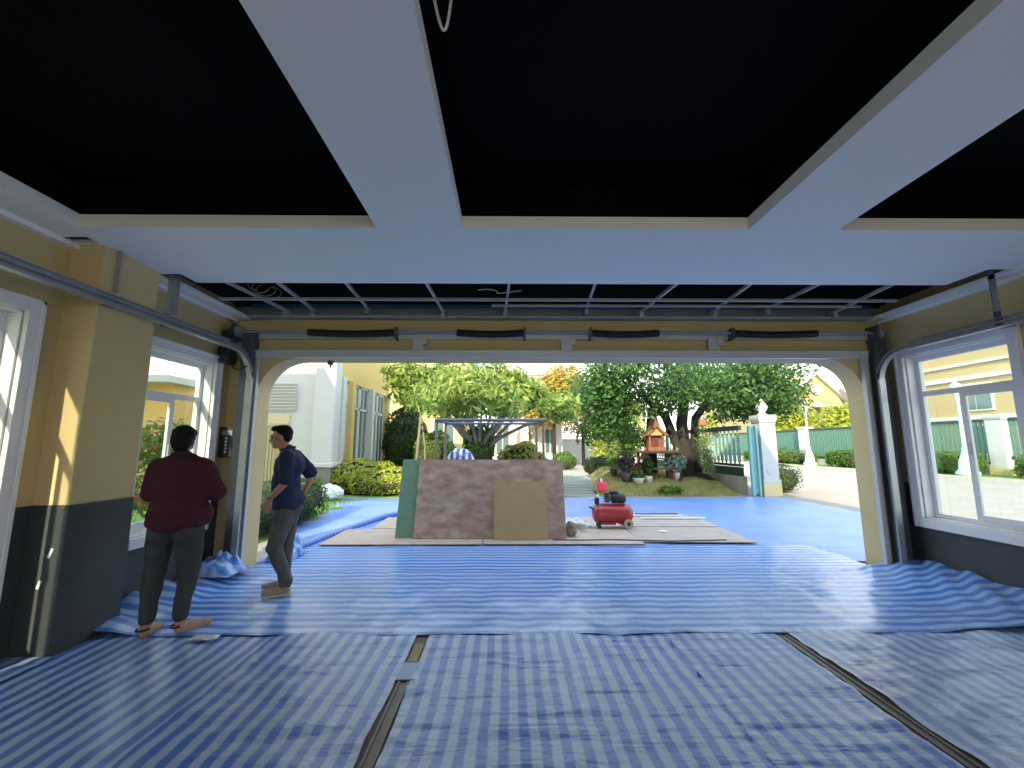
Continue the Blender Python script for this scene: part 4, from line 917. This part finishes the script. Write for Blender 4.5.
mb.build('slats', WD, t); MB().bar((-.34, 0, 0), (.32, .12, 1.12), .05, .04).build('rail', WD, t); MB().bar((-.04, 0, 0), (.42, .12, .98), .05, .04).build('rail', WD, t)

# ================================================================== GATE, FENCES, LAMPS
GREEN = mat('dark_green_iron', (.012, .045, .04), .5); TEAL = mat('pale_teal_iron', (.17, .42, .42), .5); PW = mat('white_stucco', (.50, .53, .52), .7, noise_amt=.04); PY = mat('pale_yellow_stucco', (.60, .52, .27), .7, noise_amt=.06)
def pillar(name, label, loc, w=.62, h=2.05, fin=True, group=None):
    t = thing(name, label, 'pillar', loc, group=group); a = w/2
    MB().box(-a*1.15, a*1.15, -a*1.15, a*1.15, 0, .38).build('base', PY, t, bevel=.02)
    MB().box(-a*1.12, a*1.12, -a*1.12, a*1.12, .38, .5).box(-a, a, -a, a, .5, h).build('shaft', PW, t, bevel=.01)
    mb = MB()
    for k in range(5): mb.box(-a-.0-.012*k, a+.012*k, -a-.012*k, a+.012*k, h-.2+.03*k, h-.17+.03*k)
    mb.box(-a-.035, a+.035, -a-.035, a+.035, h-.04, h+.06); mb.build('capital', PW, t, bevel=.005)
    mb = MB().tube([(-a*.1, -a-.0, .75), (-a*.1, -a-.02, .75)], .1, 20); mb.build('medallion', mat('grey_medallion', (.5, .53, .52), .7), t)
    if fin: MB().lathe([(.2, h+.06), (.12, h+.1), (.08, h+.16), (.15, h+.24), (.17, h+.33), (.1, h+.45), (.05, h+.5), (.06, h+.53), (.0, h+.6)], n=16).build('finial', PW, t, smooth=True)
    return t
pillar('gate_pillar', 'white gate pillar with yellow base and urn finial beside the driveway', (7.9, 13.3, 0), .47, 2.38)
t = thing('iron_gate', 'pale teal gate leaf edge standing against the white gate pillar', 'gate', (7.5, 13.1, 0))
MB().box(-.2, -.12, -.05, .05, .02, 2.1).box(.0, .06, -.06, .06, .02, 2.1).build('gate_stile', TEAL, t, bevel=.006)
MB().box(-.12, .0, -.02, .02, .1, 2.05).build('gate_panel', mat('teal_panel', (.12, .30, .31), .5), t)
# baluster fence running back from the pillar
t = thing('baluster_fence', 'dark green fence with pale turned balusters behind the big tree', 'fence', (7.38, 13.7, .55))
MB().box(-.05, .05, 0, 9.5, 1.45, 1.6).box(-.05, .05, 0, 9.5, .3, .38).box(-.04, .04, 0, 9.5, 0, .28).build('rails', GREEN, t)
for k in range(34):
    y = .15+k*.275
    MB().lathe([(.02, .38), (.05, .5), (.055, .7), (.03, .95), (.045, 1.15), (.03, 1.3), (.02, 1.45)], (0, y, 0), 8).build('baluster', mat('pale_green_baluster', (.20, .33, .31), .6), t, smooth=True)
for y in (3.1, 6.3): MB().box(-.06, .06, y-.06, y+.06, 0, 1.7).build('post', GREEN, t)
# far fences across the street
FG = mat('far_fence_green', (.09, .22, .17), .6)
for i, (y0, y1, lb) in enumerate(((9, 19.6, 'green slatted fence across the street, seen through the right window'), (20.3, 32.9, 'green slatted fence across the street, right of the far lamp post'), (33.6, 48, 'green slatted fence across the street, left of the far lamp post'))):
    t = thing('street_fence', lb, 'fence', (23, y0, .14)); L = y1-y0
    mb = MB(); k = 0
    while k*.22 < L: mb.box(-.03, .03, k*.22, k*.22+.13, .45, 2.55); k += 1
    mb.build('slat_panel', FG, t); MB().box(-.05, .05, 0, L, 2.5, 2.65).box(-.05, .05, 0, L, .45, .6).build('rails', GREEN, t); MB().box(-.1, .1, 0, L, 0, .42).build('plinth', PW, t)
for i, (y, lb) in enumerate(((19.95, 'white fence pillar across the street, seen in the right window pane'), (33.25, 'white fence pillar across the street behind the lamp post'), (8.7, 'white fence pillar across the street, outside the right wall'), (25.0, 'white fence pillar across the street at the left of the right window'))):
    pillar('fence_pillar', lb, (23, y, .14), .7, 2.75, fin=False)
for i, (y0, y1, lb) in enumerate(((13, 18.6, 'clipped kerbside hedge under the right-hand part of the right window'), (20.2, 23.5, 'clipped kerbside hedge at the left of the right window'), (24.5, 29.6, 'clipped kerbside hedge right of the far lamp post'), (31.2, 40, 'clipped kerbside hedge left of the far lamp post'))):
    hedge('street_hedge', lb, (22.0, (y0+y1)/2, .12), (1.0, y1-y0, 1.05), LG if i else LG, 6500, .12, 70+i, rounded=.12)
def lamp(label, loc, m, h=4.4):
    t = thing('lamp_post', label, 'lamp post', loc)
    MB().lathe([(.42, 0), (.42, .15), (.3, .3), (.26, .7), (.15, 1.0), (.11, 1.2), (.13, 1.25), (.075, 1.35), (.06, h-.9), (.1, h-.85), (.06, h-.75)], n=16).build('post', m, t, smooth=True)
    MB().lathe([(.06, h-.75), (.2, h-.5), (.22, h-.2), (.05, h-.05), (.02, h+.15)], n=8).build('lantern', m, t)
    return t
lamp('white street lamp post across the road, seen through the doorway', (21.1, 30.3, .14), PW)
lamp('pale teal street lamp post framed in the right window', (21.1, 19.9, .14), mat('teal_lamp', (.4, .6, .58), .6))

# ================================================================== BUILDINGS
HW = mat('house_white', (.58, .58, .55), .8, noise_amt=.03); HY = mat('house_yellow', (.62, .47, .16), .8, noise_amt=.05); HC = mat('house_cream', (.46, .37, .19), .8, noise_amt=.04); GW = mat('house_glass', (.13, .2, .2), .1, metal=.3); ROOF = mat('roof_tile', (.4, .33, .27), .8, noise_amt=.15, noise_scale=5)
BG_ = mat('beige_shutter', (.62, .52, .33), .8)
# left wing with bay windows
t = thing('neighbouring_wing', 'white and yellow house wing with bay windows, left of the doorway view', 'building', (-5.5, 13.6, 0))
MB().box(-4.2, 0, .0, .3, 0, 6.2).box(-.3, 0, .3, 6.2, 0, .35).build('wall', HW, t)
MB().box(-.25, -.0, .3, 6.2, 3.7, 6.2).build('upper_wall', HY, t)
MB().box(-4.3, .1, -.1, 6.3, 6.2, 6.5).build('eaves', HW, t)
MB().box(-4.1, -.3, .31, 6.1, 0, 6.2).build('inner_wall', HC, t)
for k, y in enumerate((.35, 1.2, 3.4, 5.6)):
    MB().box(-.1, .16, y, y+.25, .3, 3.75).build('pilaster', HY if k % 2 else HW, t, bevel=.01)
for k, (y0, y1) in enumerate(((.6, 1.2), (1.45, 2.4), (2.45, 3.4), (3.65, 4.6), (4.65, 5.6))):
    f = MB(); f.box(-.12, -.04, y0, y0+.07, .35, 3.7).box(-.12, -.04, y1-.07, y1, .35, 3.7).box(-.12, -.04, y0, y1, .35, .45).box(-.12, -.04, y0, y1, 2.8, 2.88).box(-.12, -.04, y0, y1, 3.62, 3.7)
    f.box(-.11, -.05, (y0+y1)/2-.02, (y0+y1)/2+.02, .4, 3.7)
    w_ = f.build('window', HW, t); MB().box(-.1, -.08, y0+.05, y1-.05, .4, 3.65).build('pane', GW, w_)
MB().box(-.55, .12, -.25, .3, .98, 6.2).build('corner_column', HW, t, bevel=.06)
MB().box(-.62, .2, -.33, .35, .85, 1.0).build('column_base', HW, t, bevel=.03)
MB().box(-.55, .12, -.28, .3, 0, .86).build('column_plinth', mat('dark_plinth', (.2, .2, .16), .8), t)
MB().box(-2.3, -1.35, -.06, .0, .0, 2.45).build('shutter_door', BG_, t)
mb = MB()
for k in range(9): mb.box(-2.25+k*.1, -2.2+k*.1, -.1, -.06, .1, 2.05)
mb.box(-2.3, -1.35, -.1, -.06, 2.1, 2.2).build('shutter_slats', mat('beige_dark', (.5, .4, .24), .8), t)
mb = MB()
for k in range(9): mb.obox((-1.9, -.08, 2.62+k*.1), (1.5, .02, .1), Matrix.Rotation(.6, 3, 'X'))
mb.build('louvre_panel', HW, t)
MB().box(-2.75, -2.4, -.1, 0, 0, 6.2).build('yellow_pilaster', HY, t)
t = thing('garden_outbuilding', 'low yellow outbuilding with white post seen through the left window', 'building', (-11.0, 12.6, 0))
MB().box(-3.5, 1.2, 0, 3, 0, 3.3).build('wall', mat('house_orange', (.72, .45, .14), .8, noise_amt=.08), t); MB().box(-3.8, 1.4, -.5, 3.2, 3.3, 3.5).build('roof', HW, t)
mb = MB()
for k in range(7): mb.box(-.9+k*.12, -.84+k*.12, -.06, 0, .3, 2.6)
mb.box(-1.0, 0, -.03, 0, .2, 2.7); mb.build('grey_shutter', mat('grey_shutter', (.35, .36, .33), .7), t)
MB().lathe([(.2, 0), (.16, .2), (.13, .4), (.13, 3.1), (.18, 3.3)], (-1.4, -.45, 0), 14).build('white_post', HW, t, smooth=True)
# pale yellow house behind
def house(name, label, loc, w, d, h, wall, wins, roof=True, gable=None, rz=0):
    t = thing(name, label, 'building', loc, rz)
    MB().box(-w/2, w/2, 0, d, 0, h).build('wall', wall, t)
    MB().box(-w/2-.3, w/2+.3, -.3, d+.3, h, h+.25).build('eaves', HW, t)
    if roof: MB().prism([(-.4, h+.25), (d+.4, h+.25), (d/2, h+.25+d*.35)], 0, -w/2-.3, w/2+.3).build('roof', ROOF, t)
    for (x, z, ww, hh) in wins:
        f = MB().box(x-ww/2-.12, x+ww/2+.12, -.08, 0, z-.12, z+hh+.12).build('window', HW, t)
        m_ = MB(); m_.box(x-ww/2, x-.04, -.1, -.07, z, z+hh).box(x+.04, x+ww/2, -.1, -.07, z, z+hh); m_.build('pane', GW, f)
    return t
house('yellow_house', 'pale yellow two-storey house with white windows beyond the dark shrubs', (-7.3, 29, 0), 9, 6, 7.5, HC, [(.6, .9, 1.3, 2.2), (3, .9, 1.3, 2.2), (-2.5, .9, 1.3, 2.2), (.6, 4.5, 1.3, 1.8), (3, 4.5, 1.3, 1.8)])
t = house('white_house', 'white house front behind the frangipani tree', (1.2, 32, 0), 5.6, 6, 6.5, HW, [(-1.6, .9, .9, 2.3), (1.9, 1.0, .7, 1.7)])
MB().box(-.3, .3, -.6, -.1, 0, 6.5).build('white_column', HW, t)
MB().prism([(-.55, 1.0), (.55, 1.0), (.55, 2.3), (.3, 2.8), (0, 3.0), (-.3, 2.8), (-.55, 2.3)], 1, -.07, 0).build('arched_door', mat('brown_arch', (.3, .18, .1), .7), t)
# far garden wall and gate
t = thing('far_gate', 'pale green gate panel in the white wall at the far end of the path', 'gate', (6.3, 36, 0))
mb = MB()
for k in range(12): mb.box(k*.2, k*.2+.05, 0, .05, .0, 2.4)
mb.box(-.02, 2.3, 0, .06, .3, .4).box(-.02, 2.3, 0, .06, 2.3, 2.4); mb.build('gate_panel', mat('mint_gate', (.35, .6, .48), .6), t)
t = thing('boundary_wall', 'bright white boundary wall behind the far green gate', 'wall', (8, 37, 0)); MB().box(-6, 8, 0, .3, 0, 2.0).build('wall_body', HW, t); MB().box(-6, 8, -.05, .35, 2.0, 2.1).build('coping', HW, t)
# gabled house across the road
t = house('gabled_house', 'cream house with white decorated gable beyond the street fence', (31.8, 42, 0), 14.6, 8, 5.2, HC, [(-6, 3.0, 1.6, 1.6), (-1, 3.0, 1.6, 1.6), (4, 3.0, 1.6, 1.6)])
mb = MB().prism([(-5.2, 5.45), (1.2, 5.45), (-2, 8.7)], 1, -.9, 3); mb.build('gable_wall', HC, t)
MB().prism([(-6.0, 5.3), (-5.2, 5.3), (-2, 8.4), (1.2, 5.3), (2.0, 5.3), (-2, 9.2)], 1, -1.3, -.85).box(-6, 2, -1.2, -.9, 5.2, 5.45).build('gable_trim', HW, t)
MB().tube([(-2, -1.0, 6.9), (-2, -1.1, 6.9)], .5, 20).build('gable_rosette', HW, t)
t = house('street_house', 'cream house with white bands across the street, above the right window view', (31, 26, 0), 22, 8, 8.4, HC, [(-7, 3.9, 1.8, 1.6), (-2, 3.9, 1.8, 1.6), (3, 3.9, 1.8, 1.6), (8, 3.9, 1.8, 1.6), (-7, 1, 1.8, 1.8), (-2, 1, 1.8, 1.8), (3, 1, 1.8, 1.8)], rz=R(-90))
MB().box(-11, 11, -.12, 0, 3.0, 3.5).box(-11, 11, -.12, 0, 5.9, 6.2).box(-11, 11, -.12, 0, 6.9, 7.1).build('bands', HW, t)
